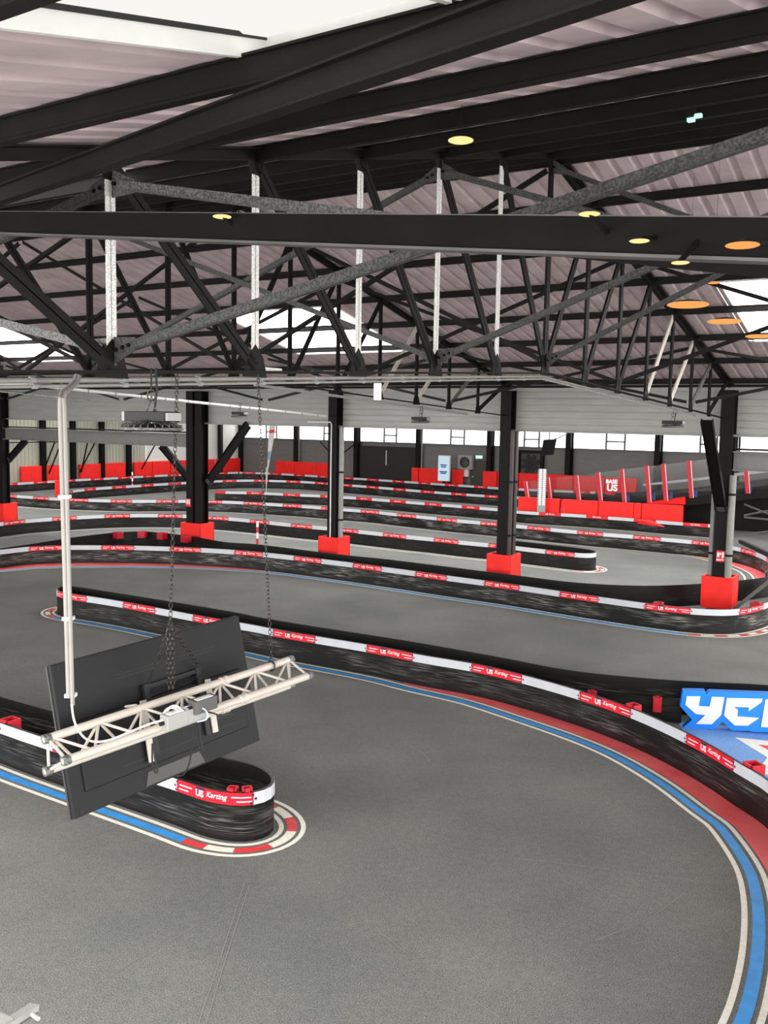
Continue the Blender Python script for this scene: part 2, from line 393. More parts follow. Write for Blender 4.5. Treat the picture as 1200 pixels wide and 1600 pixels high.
lines(B2, stip-.9, B2.L, o2, [(stip-.85, stip+.55)], (nearest_s(B2, fl(630, 1018, HB)), B2.L), step=.06)
# inner wall and its brackets behind the divider, around the blue infield
B2i = px_path([(1066, 1093), (1000, 1087), (915, 1079), (860, 1069)], .4)
barrier('low black inner wall behind the letter sign and the long front barrier', B2i, SKIN0, None, 0, brackets=[(nearest_s(B2i, fl(x, y, .4)), .12) for x, y in ((928, 1080), (1030, 1090))], HB=.4)
bf = MB(); bf.add([fl(x, y)+Z*.003 for x, y in ((1060, 1128), (1120, 1133), (1260, 1145), (1330, 1230), (1300, 1300), (1215, 1262), (1165, 1230), (1080, 1172))], [tuple(range(8))]); paint('blue_infield', bf, BLUEF)
bf = MB(); bf.add([fl(x, y)+Z*.006 for x, y in ((1148, 1152.5), (1330, 1172), (1330, 1215), (1180, 1210), (1199, 1184))], [(0, 1, 4), (1, 2, 3, 4)]); paint('white_star', bf, LINEW)
bf = MB(); bf.add([fl(x, y)+Z*.008 for x, y in ((1184, 1164), (1300, 1176), (1300, 1190), (1204, 1174))], [(0, 1, 2, 3)]); paint('red_star_centre', bf, LINER)
# ---- barrier in front of the pillar row
B3 = px_path([(-160, 876), (-80, 867), (0, 859), (45, 854), (98, 852), (160, 852), (207, 852.5), (263, 854), (313, 856), (363, 859), (400, 862), (450, 867), (542, 878), (587, 884), (640, 891), (690, 898), (747, 905.5), (800, 912.5), (865, 922), (927, 931), (1000, 941), (1067, 949), (1110, 952), (1148, 952), (1187, 945), (1210, 935), (1225, 922), (1232, 905)])
ph3 = nearest_s(B3, fl(45, 854, HB)) % 2.32
barrier('black track barrier running just in front of the row of red padded pillars', B3, SKINB, ph3, 2, brackets=[(nearest_s(B3, fl(x, y, HB)), .2) for x, y in ((1026, 945), (1190, 944))])
o3 = off_fn(B3, [(0, 893), (60, 889.5), (110, 887.5), (185, 886.5), (260, 887.5), (330, 890), (380, 893)], .36)
o3f = lambda t: o3(t) if t < nearest_s(B3, fl(385, 861, HB)) else max(.36, o3(t)-(t-nearest_s(B3, fl(385, 861, HB)))*.15)
lines(B3, 0, B3.L, o3f, [(nearest_s(B3, fl(1075, 950, HB)), nearest_s(B3, fl(1205, 937, HB)))], (0, nearest_s(B3, fl(420, 864, HB))))
B3b = px_path([(1330, 880), (1200, 901), (1160, 906), (1092, 912), (1000, 915), (900, 910), (817, 900), (762, 893), (600, 873), (567, 870), (513, 864), (400, 850), (353, 847), (287, 836), (213, 830), (133, 837), (60, 848), (0, 857), (-80, 868)])
barrier('plain black track wall directly behind the row of red padded pillars', B3b, SKIN0, None, 0, brackets=[(nearest_s(B3b, fl(x, y, HB)), .28) for x, y in ((183, 832), (224, 831), (258, 833), (293, 838))])
# ---- barriers beyond the pillars
B4 = px_path([(-120, 829), (-60, 822), (0, 816), (40, 811.5), (82, 808.5), (120, 806), (165, 804), (207, 803), (250, 803), (288, 804), (315, 805.5), (357, 808), (400, 812), (458, 818), (490, 821), (523, 824), (600, 832), (637, 836), (680, 840), (720, 844.5), (780, 850), (813, 854), (857, 859), (903, 864), (926, 864.5), (933, 862.5), (928, 860), (910, 857), (860, 851), (800, 844.5)], sm=3)
barrier('black barrier island beyond the pillars ending in a rounded tip right of the fourth pillar', B4, SKIN0, nearest_s(B4, fl(82, 808, HB)) % 2.32, 1, brackets=[])
t4 = nearest_s(B4, fl(905, 864, HB))
lines(B4, 0, t4+1.6, .36, [(t4-.1, t4+1.5)], blue=False)
B5 = px_path([(-60, 768), (0, 771.5), (28, 773.5), (70, 776.5), (110, 778.5), (132, 779.3), (167, 780.3), (200, 781), (240, 781), (273, 781), (313, 781.3), (353, 782.3), (400, 784.5), (440, 787), (467, 788.6), (498, 791), (523, 793), (583, 797.5), (618, 801.5), (647, 804.3), (683, 808), (713, 811), (753, 814.5), (780, 817), (828, 821.5), (863, 825), (907, 829), (947, 832.5), (993, 836), (1033, 839.5), (1083, 844), (1110, 847), (1155, 855), (1185, 864), (1200, 872), (1205, 882), (1196, 894)])
barrier('black barrier with white scuffed face, second row beyond the pillars', B5, SKINB, nearest_s(B5, fl(907, 828, HB)) % 2.32, 1)
o5 = off_fn(B5, [(987, 858), (1050, 865), (1108, 878), (1160, 897)], .36)
lines(B5, 0, B5.L, o5, [], (nearest_s(B5, fl(1010, 837, HB)), B5.L), blue=False)
B6 = px_path([(336, 767), (350, 767.5), (400, 768.5), (443, 770.5), (475, 772), (500, 773), (523, 774.3), (560, 776.5), (605, 780), (660, 784.5), (717, 789), (753, 792), (782, 794.5), (812, 798), (842, 800), (880, 802), (912, 804), (952, 807), (987, 809.5), (1028, 813), (1067, 816), (1112, 819), (1136, 821)])
barrier('black barrier, third row beyond the pillars, passing below the red foam pads', B6, SKIN, nearest_s(B6, fl(560, 776, HB)) % 2.32, 0)
lines(B6, 0, B6.L, .36, blue=False, sc=1.)
B7 = px_path([(112, 771), (108, 768.5), (115, 765.5), (128, 764), (147, 762), (172, 760.3), (193, 759), (218, 757.4), (238, 756), (263, 754.5), (313, 751.8), (350, 750), (400, 749.3), (463, 751), (497, 753), (523, 755), (560, 757.8), (613, 762), (660, 766), (707, 769.5), (757, 773), (782, 774.5), (815, 776), (880, 777.5)], sm=3)
barrier('black barrier, fourth row beyond the pillars, with a rounded left end', B7, SKIN, nearest_s(B7, fl(172, 760, HB)) % 2.32, 0)
B8 = px_path([(-40, 757), (0, 755), (28, 754), (60, 752), (107, 749.3), (130, 748), (178, 745.6), (250, 741.8), (313, 739), (357, 737.5), (383, 737.3), (432, 739), (500, 743), (560, 746.6), (613, 750), (657, 753), (700, 756), (753, 759.3), (782, 761.5), (860, 765), (930, 768)])
barrier('black barrier at the far end of the hall, last row before the red wall pads', B8, SKIN, nearest_s(B8, fl(613, 750, HB)) % 2.32, 0)
# faint scratches on the near track
sm_ = MB()
for P in ([(0, 1373), (60, 1345), (120, 1318), (186, 1287)], [(400, 1385), (380, 1398), (300, 1450), (200, 1508), (160, 1535)], [(382, 1380), (350, 1480), (310, 1600)], [(389, 1385), (352, 1500), (322, 1600)], [(810, 1342), (900, 1352), (1000, 1366), (1110, 1379)], [(590, 1455), (690, 1530), (780, 1590)], [(632, 1162), (660, 1176), (672, 1190)], [(1070, 1395), (1010, 1437), (930, 1470)]):
    p = Path(spline([fl(x, y) for x, y in P], .1)); ribbon(sm_, p, 0, p.L, -.004, .004, ZP, .1)
paint('floor_scratches', sm_, SCR)
# ================================================================== PILLARS, PADS, PIPES
vC = 25.5; UC = {0: -5.7, 1: -12.03, 2: -18.36, 3: -24.69, 5: -36.35}
NAME = {0: 'pillar nearest on the right', 1: 'second pillar from the right', 2: 'third pillar from the right, left of picture centre', 3: 'fourth pillar from the right', 5: 'pillar at the left edge of the picture'}
PAD = {0: 'largest red pad, around the foot of the pillar at the right', 1: 'red pad around the second pillar from the right', 2: 'red pad around the third pillar from the right', 3: 'red pad around the fourth pillar from the right', 5: 'red pad around the pillar cut by the left edge'}
for i, u in UC.items():
    c = W(u, vC); t = thing('steel_column', 'black steel '+NAME[i]+' with red padded foot', 'pillar', c)
    ws = (0,) if i != 3 else (-.22, .22)
    m = MB()
    for d in ws:
        q = c+U*d
        m.box(q+Z*2.95, U*.012, V*.17, Z*2.95); m.box(q+Z*2.95+V*.17, U*.17, V*.014, Z*2.95); m.box(q+Z*2.95-V*.17, U*.17, V*.014, Z*2.95)
    m.build('shaft', STEEL, t)
    m = MB(); m.box(c+Z*.02, U*(.28+.2*(i == 3)), V*.28, Z*.02); m.build('base_plate', STEEL, t)
    a = .36 if i != 3 else .46; b = .36; zt, zb = 1.02, .17
    pd = thing('column_pad', PAD[i], 'pad', c+Z*zb)
    for nm, (dx, dy) in (('front_panel', (0, -1)), ('rear_panel', (0, 1)), ('side_panel', (1, 0)), ('side_panel', (-1, 0))):
        m = MB(); m.box(c+Z*(zb+zt)/2+U*dx*a+V*dy*b, U*(.03 if dx else a+.03), V*(.03 if dy else b-.03), Z*(zt-zb)/2); m.build(nm, REDPAD, pd, bevel=.012)
    m = MB()
    for dx, dy in ((1, 1), (1, -1), (-1, 1), (-1, -1)): m.box(c+Z*(zb+zt)/2+U*dx*(a+.031)+V*dy*(b+.001), U*.004, V*.012, Z*(zt-zb)/2*.98)
    m.build('seam', SEAM, pd)
def downpipe(label, p, r, m, z1=4.7, z0=.0):
    t = thing('downpipe', label, 'pipe', p+Z*z0); q = MB(); q.tube([p+Z*z0, p+Z*z1], r, 14); q.build('pipe', m, t, smooth=True)
    for z in (1.6, 3.2): q = MB(); q.tube([p+Z*(z-.03), p+Z*(z+.03)], r+.012, 14); q.build('clip', STEEL, t)
cE = W(UC[0], vC)
downpipe('grey downpipe on the left side of the nearest right pillar', cE-U*.26-V*.02, .07, PIPEG, 4.0)
downpipe('grey downpipe on the right side of the nearest right pillar', cE+U*.24-V*.24, .09, PIPEG, 3.7)
downpipe('grey downpipe beside the third pillar from the right', W(UC[2], vC)+U*.27-V*.02, .085, PIPEG, 4.7)
downpipe('dark brown downpipe beside the second pillar from the right, left of two', W(UC[1], vC)+U*.25-V*.2, .07, PIPED, 4.7)
downpipe('dark brown downpipe beside the second pillar from the right, right of two', W(UC[1], vC)+U*.26+V*.06, .075, PIPED, 4.7)
t = MB(); p = W(UC[2], vC)-U*.02-V*.21
t.tube([p+Z*.9, p+Z*4.78, p+Z*4.86-U*.04, p+Z*4.86-U*1.0], .022, 8); tag(t.build('cable_conduit', WHITEP, smooth=True), 'thin white conduit down the front of the third pillar from the right', 'conduit')
# small notices on pillars
def notice(label, c, w, h, nx, rows):
    t = thing('notice', label, 'sign', c); m = MB(); m.box(c, nx*w/2, V*.004, Z*h/2); m.build('red_board', REDB, t)
    m = MB()
    for (x, z, a, b) in rows: m.box(c-V*.006+nx*w*x+Z*h*z, nx*w*a, V*.003, Z*h*b)
    m.build('white_symbols', PRINT, t)
notice('small red and white notice on the nearest right pillar above its pad', cE-V*.19+Z*1.55+U*.02, .22, .3, U, ((-.27, .12, .13, .2), (.0, .22, .07, .1), (.27, .12, .12, .26), (-.2, -.32, .25, .06), (.25, -.3, .14, .05)))
notice('small red notice on the fourth pillar from the right', W(UC[3]-.28, vC-.19, 1.75), .26, .3, U, ((-.25, .1, .08, .3), (0, .1, .08, .3), (.25, .1, .08, .3)))
# ================================================================== LATTICE TRUSSES
vE, ST, UT, SP = 25.32, 1.692, -5.76, 6.33
kz = lambda k: min(k, 14-k)
zt = lambda k: 6.13+.413*kz(k)
zbm = lambda k: 5.15+.0856*kz(k)
def truss(i, label, galv):
    u = UT-SP*i; P = lambda k, z: W(u, vE-k*ST, z)
    r = thing('roof_truss', label, 'roof truss', P(7, zbm(7)))
    for n, f, w in (('top_chord', zt, .11), ('bottom_chord', zbm, .055)):
        m = MB()
        for a, b in ((-.2, 7), (7, 14.2)): m.angle2(P(a, f(a) if a > 0 else f(0)-.2*.413*(n == 'top_chord')), P(b, f(b) if b < 14 else f(14)), w, Z, .012, .012, .8 if n == 'top_chord' else .35)
        m.build(n, STEEL, r)
    for k in range(0, 15):
        if k == 0: continue
        m = MB(); g_ = galv and 8 <= k <= 13; m.angle2(P(k, zbm(k)), P(k, zt(k)), .042 if g_ else .056, U, .007 if g_ else .02)
        m.build('post', (GALV if galv and 8 <= k <= 13 else STEEL), r)
    for k in range(1, 15):
        a, b = (P(k, zbm(k)+.05), P(k-1, zt(k-1)-.05)) if k <= 7 else (P(k-1, zbm(k-1)+.05), P(k, zt(k)-.05))
        m = MB(); m.angle2(a, b, .056, U, .02); m.build('diagonal', BEIGE if k in (3, 4) else (GALVD if k == 2 else STEEL), r)
    for k in range(1, 14):
        m = MB(); m.prism([P(k, zbm(k)-.04)+V*.16-U*.01, P(k, zbm(k)-.04)-V*.16-U*.01, P(k, zbm(k)+.14)-V*.11-U*.01, P(k, zbm(k)+.26)-U*.01, P(k, zbm(k)+.14)+V*.11-U*.01], U*.02)
        m.build('gusset_plate', STEEL, r)
        m = MB(); m.prism([P(k, zt(k)+.02)+V*.13-U*.01, P(k, zt(k)+.02)-V*.13-U*.01, P(k, zt(k)-.18)-V*.06-U*.01, P(k, zt(k)-.18)+V*.06-U*.01], U*.02)
        m.build('gusset_plate', STEEL, r)
    return r
T0 = truss(0, 'roof truss with bright galvanised posts, crossing the picture to the nearest right pillar', True)
T1 = truss(1, 'black steel roof truss resting on the second pillar from the right', False)
def dup(r, off, label):
    c = r.copy(); COL.objects.link(c); c.location = r.location+off; c['label'] = label
    for ch in list(r.children):
        d = ch.copy(); COL.objects.link(d); d.parent = c
    return c
for i, lb in ((2, 'black steel roof truss resting on the third pillar from the right'), (3, 'black steel roof truss resting on the fourth pillar from the right'), (4, 'black steel roof truss ending over the grey lintel beam at left'), (5, 'black steel roof truss resting on the pillar cut by the left edge'), (-1, 'black steel roof truss beyond the right edge, carrying the braces rising to the right')):
    dup(T1, -U*SP*(i-1), lb)
# crossed braces between the trusses
BAY = {-1: 'right of the galvanised truss', 0: 'left of the galvanised truss', 1: 'between second and third trusses', 2: 'between third and fourth trusses', 3: 'between fourth and fifth trusses', 4: 'between two farthest left trusses'}
ROW = {2: 'close to the pillar row', 5: 'halfway up the far roof slope', 7: 'under the ridge', 9: 'just nearer than the ridge', 12: 'nearest the viewer'}
for i in range(-1, 5):
    for k in (2, 5, 7, 9, 12):
        for fl_ in (0, 1):
            ua, ub = UT-SP*i, UT-SP*(i+1); v = vE-k*ST
            a = W(ua, v, (zt(k)-.2) if fl_ else zbm(k)+.17); b = W(ub, v, zbm(k)+.17 if fl_ else zt(k)-.2)
            gal = (i == -1 and k in (7, 9, 12)) or (i == 0 and k in (9, 12)); mm = (GALVD if k == 12 and fl_ == 0 else GALVK) if gal else STEEL
            m = MB(); d = (b-a).normalized(); up = V
            m.bar(a+d*.1, b-d*.1, .062, .01, up, (.0, .012*(1 if fl_ else -1))); m.bar(a+d*.1, b-d*.1, .008, .05, up, (.035, .012*(1 if fl_ else -1)+.03))
            t = thing('cross_brace', ('grey ' if gal else 'black ')+('brace rising right ' if not fl_ else 'brace falling right ')+BAY[i]+', '+ROW[k], 'roof brace', (a+b)/2)
            m.build('brace_bar', mm, t)
            if gal:
                for e, dd in ((a, 1), (b, -1)):
                    g = MB(); q = e; sg = dd
                    g.prism([q+V*.014+Z*.11-d*.02*sg, q+V*.014-Z*.11-d*.02*sg, q+V*.014-Z*.05+d*.24*sg, q+V*.014+Z*.05+d*.24*sg], V*.012); g.build('end_plate', mm, t)
                    g = MB()
                    for h in (.04, .12, .19): g.lathe(q+d*h*sg-V*.008, [(0, 0), (.016, 0), (.016, .05), (0, .05)], V, 8)
                    g.build('bolt', STEEL2, t)
# ================================================================== ROOF
vR, vN = vE-7*ST, vE-14*ST
RZ = .085
zroof = lambda v: 6.13+RZ+.413/ST*((vE-v) if v >= vR else (v-vN))
PITCHR = .3333
def roof(name, label, u0, u1, breaks, holes):
    mb = MB(); n = int((u1-u0)/PITCHR)
    prof = [(0, 0), (.20, 0), (.23, .045), (.303, .045), (.3333, 0)]
    for i in range(n):
        ua = u0+i*PITCHR
        for a, b in zip(breaks, breaks[1:]):
            if any(h[2]-.01 < (a+b)/2 < h[3] and ua+.3333 > h[0] and ua < h[1] for h in holes):
                hh = [h for h in holes if h[2]-.01 < (a+b)/2 < h[3] and ua+.3333 > h[0] and ua < h[1]][0]
                for xa, xb in ((ua, hh[0]), (hh[1], ua+.3333)):
                    if xb-xa > .005: mb.add([W(xa, a, zroof(a)+.01), W(xb, a, zroof(a)+.01), W(xb, b, zroof(b)+.01), W(xa, b, zroof(b)+.01)], [(0, 1, 2, 3)])
                continue
            vs = [W(ua+x, v, zroof(v)+dz) for v in (a, b) for x, dz in prof]
            mb.add(vs, [(k, k+1, k+6, k+5) for k in range(4)])
    return struct(name, mb, ROOFM, label)
HF = [(-17.55, -13.75, 19.0, 22.5), (-4.57, -.9, 19.0, 22.5), (-30.8, -27.0, 19.0, 22.5)]
HN = [(-11.2, -7.45, 5.4, 7.85), (-2.93, -.6, 1.75, 3.48), (-24.5, -20.8, 5.4, 7.85)]
roof('ceiling', 'far slope of the corrugated felt backed roof', -46, 9, [vR, 19.0, 22.5, 25.76], HF)
roof('ceiling.001', 'near slope of the corrugated felt backed roof', -46, 9, [vN-1.2, 1.75, 3.48, 5.4, 7.85, vR], HN)
def skylight(n, h, label, m, dome=False):
    u0, u1, v0, v1 = h
    g = MB()
    zz = .075 if dome else .07
    K = 6 if dome else 1
    if dome:
        ns, nt_ = 8, 8; vs = []
        for i in range(ns+1):
            for j in range(nt_+1):
                a, b = i/ns, j/nt_; bul = .22*(1-(2*a-1)**4)*(1-(2*b-1)**4)
                vs.append(W(u0+(u1-u0)*a, v0+(v1-v0)*b, zroof(v0+(v1-v0)*b)+zz+bul))
        g.add(vs, [(i*(nt_+1)+j, (i+1)*(nt_+1)+j, (i+1)*(nt_+1)+j+1, i*(nt_+1)+j+1) for i in range(ns) for j in range(nt_)])
    else:
        g.add([W(u0, v0, zroof(v0)+zz), W(u1, v0, zroof(v0)+zz), W(u1, v1, zroof(v1)+zz), W(u0, v1, zroof(v1)+zz)], [(0, 1, 2, 3)])
    o = struct('window_%d' % n, g, m, label, smooth=dome)
    f = MB(); hh = zz+.02
    for a, b in (((u0, v0), (u1, v0)), ((u1, v0), (u1, v1)), ((u1, v1), (u0, v1)), ((u0, v1), (u0, v0))):
        pa, pb = W(a[0], a[1], zroof(a[1])+hh/2-.02), W(b[0], b[1], zroof(b[1])+hh/2-.02); f.bar(pa, pb, .03, hh)
    f.build('window_frame', WHITEP, o)
    if dome:
        f = MB()
        for a, b in (((u0+.01, v0), (u0+.01, v1)),): f.bar(W(a[0], a[1], zroof(a[1])+zz), W(b[0], b[1], zroof(b[1])+zz), .022, .022)
        f.build('gasket', BLACKR, o)
    return o
skylight(1, HF[0], 'glowing skylight in the far roof slope at picture centre', SKY)
skylight(2, HF[1], 'glowing skylight in the far roof slope at the right edge', SKY)
skylight(3, HF[2], 'skylight in the far roof slope at the far left', SKY)
skylight(4, HN[0], 'skylight in the near roof slope at the left edge', SKYN)
skylight(5, (HN[1][0], -1.86, HN[1][2], HN[1][3]), 'large white dome skylight at the top of the picture', DOME, True)
skylight(6, (-1.80, HN[1][1], HN[1][2], HN[1][3]), 'second white dome skylight at the top edge', DOME, True)
skylight(7, HN[2], 'skylight in the near roof slope far to the left', SKYN)
def purlin(v, z, label, w=.06, h=.14):
    m = MB(); a, b = W(-45.9, v, z), W(9, v, z); m.ibeam(a, b, w, h)
    tag(m.build('purlin', STEEL), label, 'roof beam')
for k in range(0, 15):
    if k == 7: continue
    v = vE-k*ST
    if k < 7: lb = 'black roof beam on the far slope, %s' % ('at the eave above the pillars' if k == 0 else ORD[k-1]+' up from the eave')
    else: lb = 'black roof beam on the near slope, %s' % (ORD[k-8]+' below the ridge' if k < 14 else 'lowest, along the near eave')
    purlin(v, zt(k)+.0, lb)
purlin(vR+.16, zt(7)-.09, 'black ridge beam, far one of the pair'); purlin(vR-.16, zt(7)-.09, 'black ridge beam, near one of the pair')
# heavy diagonal beam under the near slope and the long beam crossing the picture
m = MB(); a, b = at(-60, 320, 7.9), at(1130, -110, 2.45); b = b+(b-a)*.12
m.ibeam(a-Z*.03, b-Z*.03, .08, .125, .012); tag(m.build('roof_beam', STEEL), 'heavy black diagonal beam sweeping up from the left edge under the near roof', 'roof beam')
m = MB(); a, b = at(-60, 346.5, 7.75), at(1290, 376, 3.62); b = b+(b-a)*.35; TIE = (a.copy(), b.copy())
m.bar(a, b, .07, .155); t = thing('tie_beam', 'long dark flat beam running right across the upper half of the picture', 'beam', (a+b)/2); m.build('beam', STEEL2, t)
m = MB(); m.bar(a-Z*.085, b-Z*.085, .10, .014); m.build('lower_flange', GREYST, t); m = MB(); m.bar(a+Z*.08, b+Z*.08, .075, .005); m.build('upper_edge', GREYST, t)  # lower flange coloured lighter for the light it catches
m = MB(); a, b = at(885, 392, 6.6), at(1300, 428, 3.9); b = b+(b-a)*.7; m.bar(a, b, .06, .085); tag(m.build('tie_beam', STEEL), 'black beam just below the long flat beam at the right edge', 'beam')
# conduits clipped below the trusses
def conduit(label, u, k0, k1, r, mm, dz, dv=0., name='cable_conduit', n=1):
    t = thing(name, label, 'conduit', W(u, vE-k0*ST, zbm(k0)))
    for q in range(n):
        m = MB(); ks = sorted({k0, k1, *([7] if k0 < 7 < k1 else [])}); m.tube([W(u-.07+.03*q, vE-k*ST, zbm(k)+dz-.042*q) for k in ks], r*(1-.35*q), 10); m.build('pipe', mm, t, smooth=True)
        for j in range(int((k1-k0)*2)):
            m = MB(); k = k0+.3+j*.5; p = W(u-.07+.03*q, vE-k*ST, zbm(k)+dz-.042*q); m.tube([p-V*.02, p+V*.02], r*(1-.35*q)+.006, 10); m.build('clip', GREYPL, t)
conduit('pale beige conduit running along the foot of the galvanised roof truss', UT, 1.6, 13.6, .021, CONDM, -.055, n=2)
conduit('dark grey conduit below the truss on the second pillar from the right', UT-SP, 1.3, 6.6, .03, GREYPL, -.09)
conduit('bright white conduit below the truss on the third pillar from the right', UT-2*SP, .1, 7.6, .04, WHITEP, -.10)
for x, y, k, lb, ln in ((425, 579, 10.8, 'white light fitting lying on the beige conduit left of centre', 1), (590, 612, 9.8, 'white plate hanging below the beige conduit near picture centre', 0)):
    c = at(x, y, W(UT, vE-k*ST).y)
    m = MB(); m.box(c, (V if ln else U)*(.12 if ln else .035), (U if ln else V)*.03, Z*(.025 if ln else .095)); tag(m.build('cable_box', WHITEP, bevel=.006), lb, 'box')
# ================================================================== DIVIDING CLADDING ABOVE THE PILLARS
vF = 25.75
m = MB(); z0, z1, n = 4.74, 6.06, 7
for i in range(n):
    a, b = z0+(z1-z0)*i/n, z0+(z1-z0)*(i+1)/n
    m.box(W(-16.5, vF, (a+b)/2), U*30.5, V*.04, Z*((b-a)/2-.018)); 
m.box(W(-16.5, vF+.03, (z0+z1)/2), U*30.5, V*.02, Z*(z1-z0)/2)
struct('wall_middle', m, CLAD, 'grey ribbed cladding strip above the pillar openings')
m = MB(); m.box(W(-16.5, vF-.06, z0-.02), U*30.5, V*.04, Z*.03); o = struct('trim_1', m, GREYPL, 'pale rail along the foot of the grey cladding')
m = MB(); m.box(W(-16.5, vF-.1, z1-.04), U*30.5, V*.05, Z*.035); struct('trim_2', m, STEEL, 'black eave gutter above the grey cladding')
def lintel(label, u0, u1):
    t = thing('lintel_beam', label, 'beam', W((u0+u1)/2, vC, 4.1)); m = MB(); m.ibeam(W(u0, vC, 4.07), W(u1, vC, 4.07), .3, .5, .03); m.build('beam', mat('mid grey steel', rgb(118, 116, 112), .5, noise=.08), t)
    m = MB(); m.bar(W(u0, vC, 4.37), W(u1, vC, 4.37), .12, .05); m.build('top_rail', STEEL, t)
lintel('grey lintel beam between the two pillars at the left', UC[5]+.2, UC[3]-.4)
lintel('grey lintel beam from the nearest right pillar to the right edge', UC[0]+.18, 4.0)
def knee(label, a, b, w=.16):
    t = thing('knee_brace', label, 'brace', (Ve(a)+Ve(b))/2); m = MB(); m.bar(a, b, w, .03, V); m.build('web', STEEL, t)
    for q in (-1, 1):
        m = MB(); m.bar(a, b, .02, .13, V, (q*w/2, 0)); m.build('flange', STEEL, t)
    m = MB(); m.bar(Ve(a).lerp(Ve(b), .95), b, w*1.25, .05, V); m.build('foot_plate', GREYST, t)
P0 = lambda u, z, dv=0: W(u, vC+dv, z)
knee('black knee brace from the galvanised truss down to the nearest right pillar', W(UC[0]-.02, vE-1.2*ST, 5.1), W(UC[0]-.02, vC-.2, 2.75), .26)
knee('black knee brace on the left of the fourth pillar from the right', P0(UC[3]-2.0, 3.85, .1), P0(UC[3]-.42, 2.55, .1), .26)
knee('black knee brace on the right of the fourth pillar from the right', P0(UC[3]+2.4, 4.72, .1), P0(UC[3]+.42, 2.5, .1), .28)
knee('black knee brace beside the pillar cut by the left edge', P0(UC[5]+1.5, 3.85, .1), P0(UC[5]+.2, 2.9, .1), .26)
# ================================================================== FAR HALL
vB, uL = 59.0, -52.3
m = MB(); m.box(W(-18, vB+.1, 1.62), U*36, V*.1, Z*1.62); m.box(W(-18, vB+.1, 6.3), U*36, V*.1, Z*1.2)
for i in range(9): m.box(W(-18, vB-.01, .3+i*.33), U*34.2, V*.012, Z*.012)
struct('wall_back', m, WALLG, 'grey clad far wall below a strip of windows')
m = MB(); m.box(W(uL-.1, 30, 3.6), U*.1, V*18.6, Z*3.6)
for i in range(int((48.6-12)/.28)): m.box(W(uL+.02, 12+i*.28, 3.6), U*.025, V*.07, Z*3.6)
struct('wall_left', m, WALLV, 'pale ribbed side wall at the far left')
m = MB(); m.box(W(uL-.05, 53.9, 3.6), U*.12, V*5.2, Z*3.6)
for i in range(20): m.box(W(uL+.08, 53.9, .3+i*.33), U*.02, V*5.2, Z*.02)
struct('wall_left.001', m, WALLW, 'bright white clad stretch of the side wall')
# end wall of the near gable, left
m = MB(); m.box(W(-46.2, 13.5, 4.8), U*.1, V*12, Z*4.8); struct('wall_gable', m, WALLG, 'grey gable wall at the far left of the near hall')
FH = [(-50, 10, 29, 32.5), (-50, 10, 38, 41), (-50, 10, 47, 50)]
m = MB()  # unseen far roof, added to keep out sky light and hold the strips
vs_ = [27.6, 29, 32.5, 38, 41, 47, 50, 60]
for a, b in zip(vs_, vs_[1:]):
    if (a, b) in ((29, 32.5), (38, 41), (47, 50)):
        continue
    m.box(W(-20, (a+b)/2, 6.9), U*36, V*(b-a)/2, Z*.06)
struct('ceiling.002', m, ROOFM, 'unseen flat roof added over the hall beyond the pillars')
for i, h in enumerate(FH):  # unseen glowing strips added in the roof to light the floor below
    m = MB(); m.add([W(-56, h[2], 6.95), W(16, h[2], 6.95), W(16, h[3], 6.95), W(-56, h[3], 6.95)], [(0, 1, 2, 3)]); struct('window_%d' % (8+i), m, emit('far hall fill glow', (1, 1, 1, 1), 3.0), 'unseen glowing strip added to light the hall beyond the pillars')
# window strip
wb = MB(); q = lambda x, y: atv(x, y, vB-.02)
zw = 3.27
uq = lambda x: atv(x, 690, vB).dot(U)
posts = [352, 466, 560, 657, 768, 891, 1030, 1150, 1290]
n = 11
for a, b in zip(posts, posts[1:]):
    ua, ub = uq(a)+.2, uq(b)-.2
    if b > 1290: break
    m = MB(); m.add([W(ua, vB-.02, zw), W(ub, vB-.02, zw), W(ub, vB-.02, 5.1), W(ua, vB-.02, 5.1)], [(0, 1, 2, 3)])
    o = struct('window_%d' % n, m, WIN, 'bright window in the far wall, %s from the left' % ORD[n-11]); n += 1
    f = MB()
    mid = {352: (417, 433), 466: (507, 523), 560: (601, 620), 657: (705, 726), 768: (820, 843), 891: (948, 977), 1030: (1095, 1121)}.get(a)
    if mid:
        for x in mid: f.box(W(uq(x), vB-.06, (zw+5.1)/2), U*.06, V*.04, Z*(5.1-zw)/2)
        f.box(W((uq(mid[0])+uq(mid[1]))/2, vB-.06, zw+.52), U*(uq(mid[1])-uq(mid[0]))/2, V*.04, Z*.05)
    f.box(W((ua+ub)/2, vB-.06, zw-.04), U*(ub-ua)/2, V*.06, Z*.06)
    f.build('window_frame', mat('grey window frame', rgb(96, 98, 98), .5), o)
    t = thing('wall_post', 'dark steel post against the far wall, %s from the left' % ORD[n-12], 'pillar', W(uq(b), vB-.25)); m = MB(); m.box(W(uq(b), vB-.25, 2.9), U*.17, V*.16, Z*2.9); m.build('post', STEEL, t)
    m = MB(); m.box(W(uq(b)+.26, vB-.2, 2.9), U*.05, V*.06, Z*2.9); m.build('downpipe', PIPEG if b in (466, 657) else STEEL2, t)
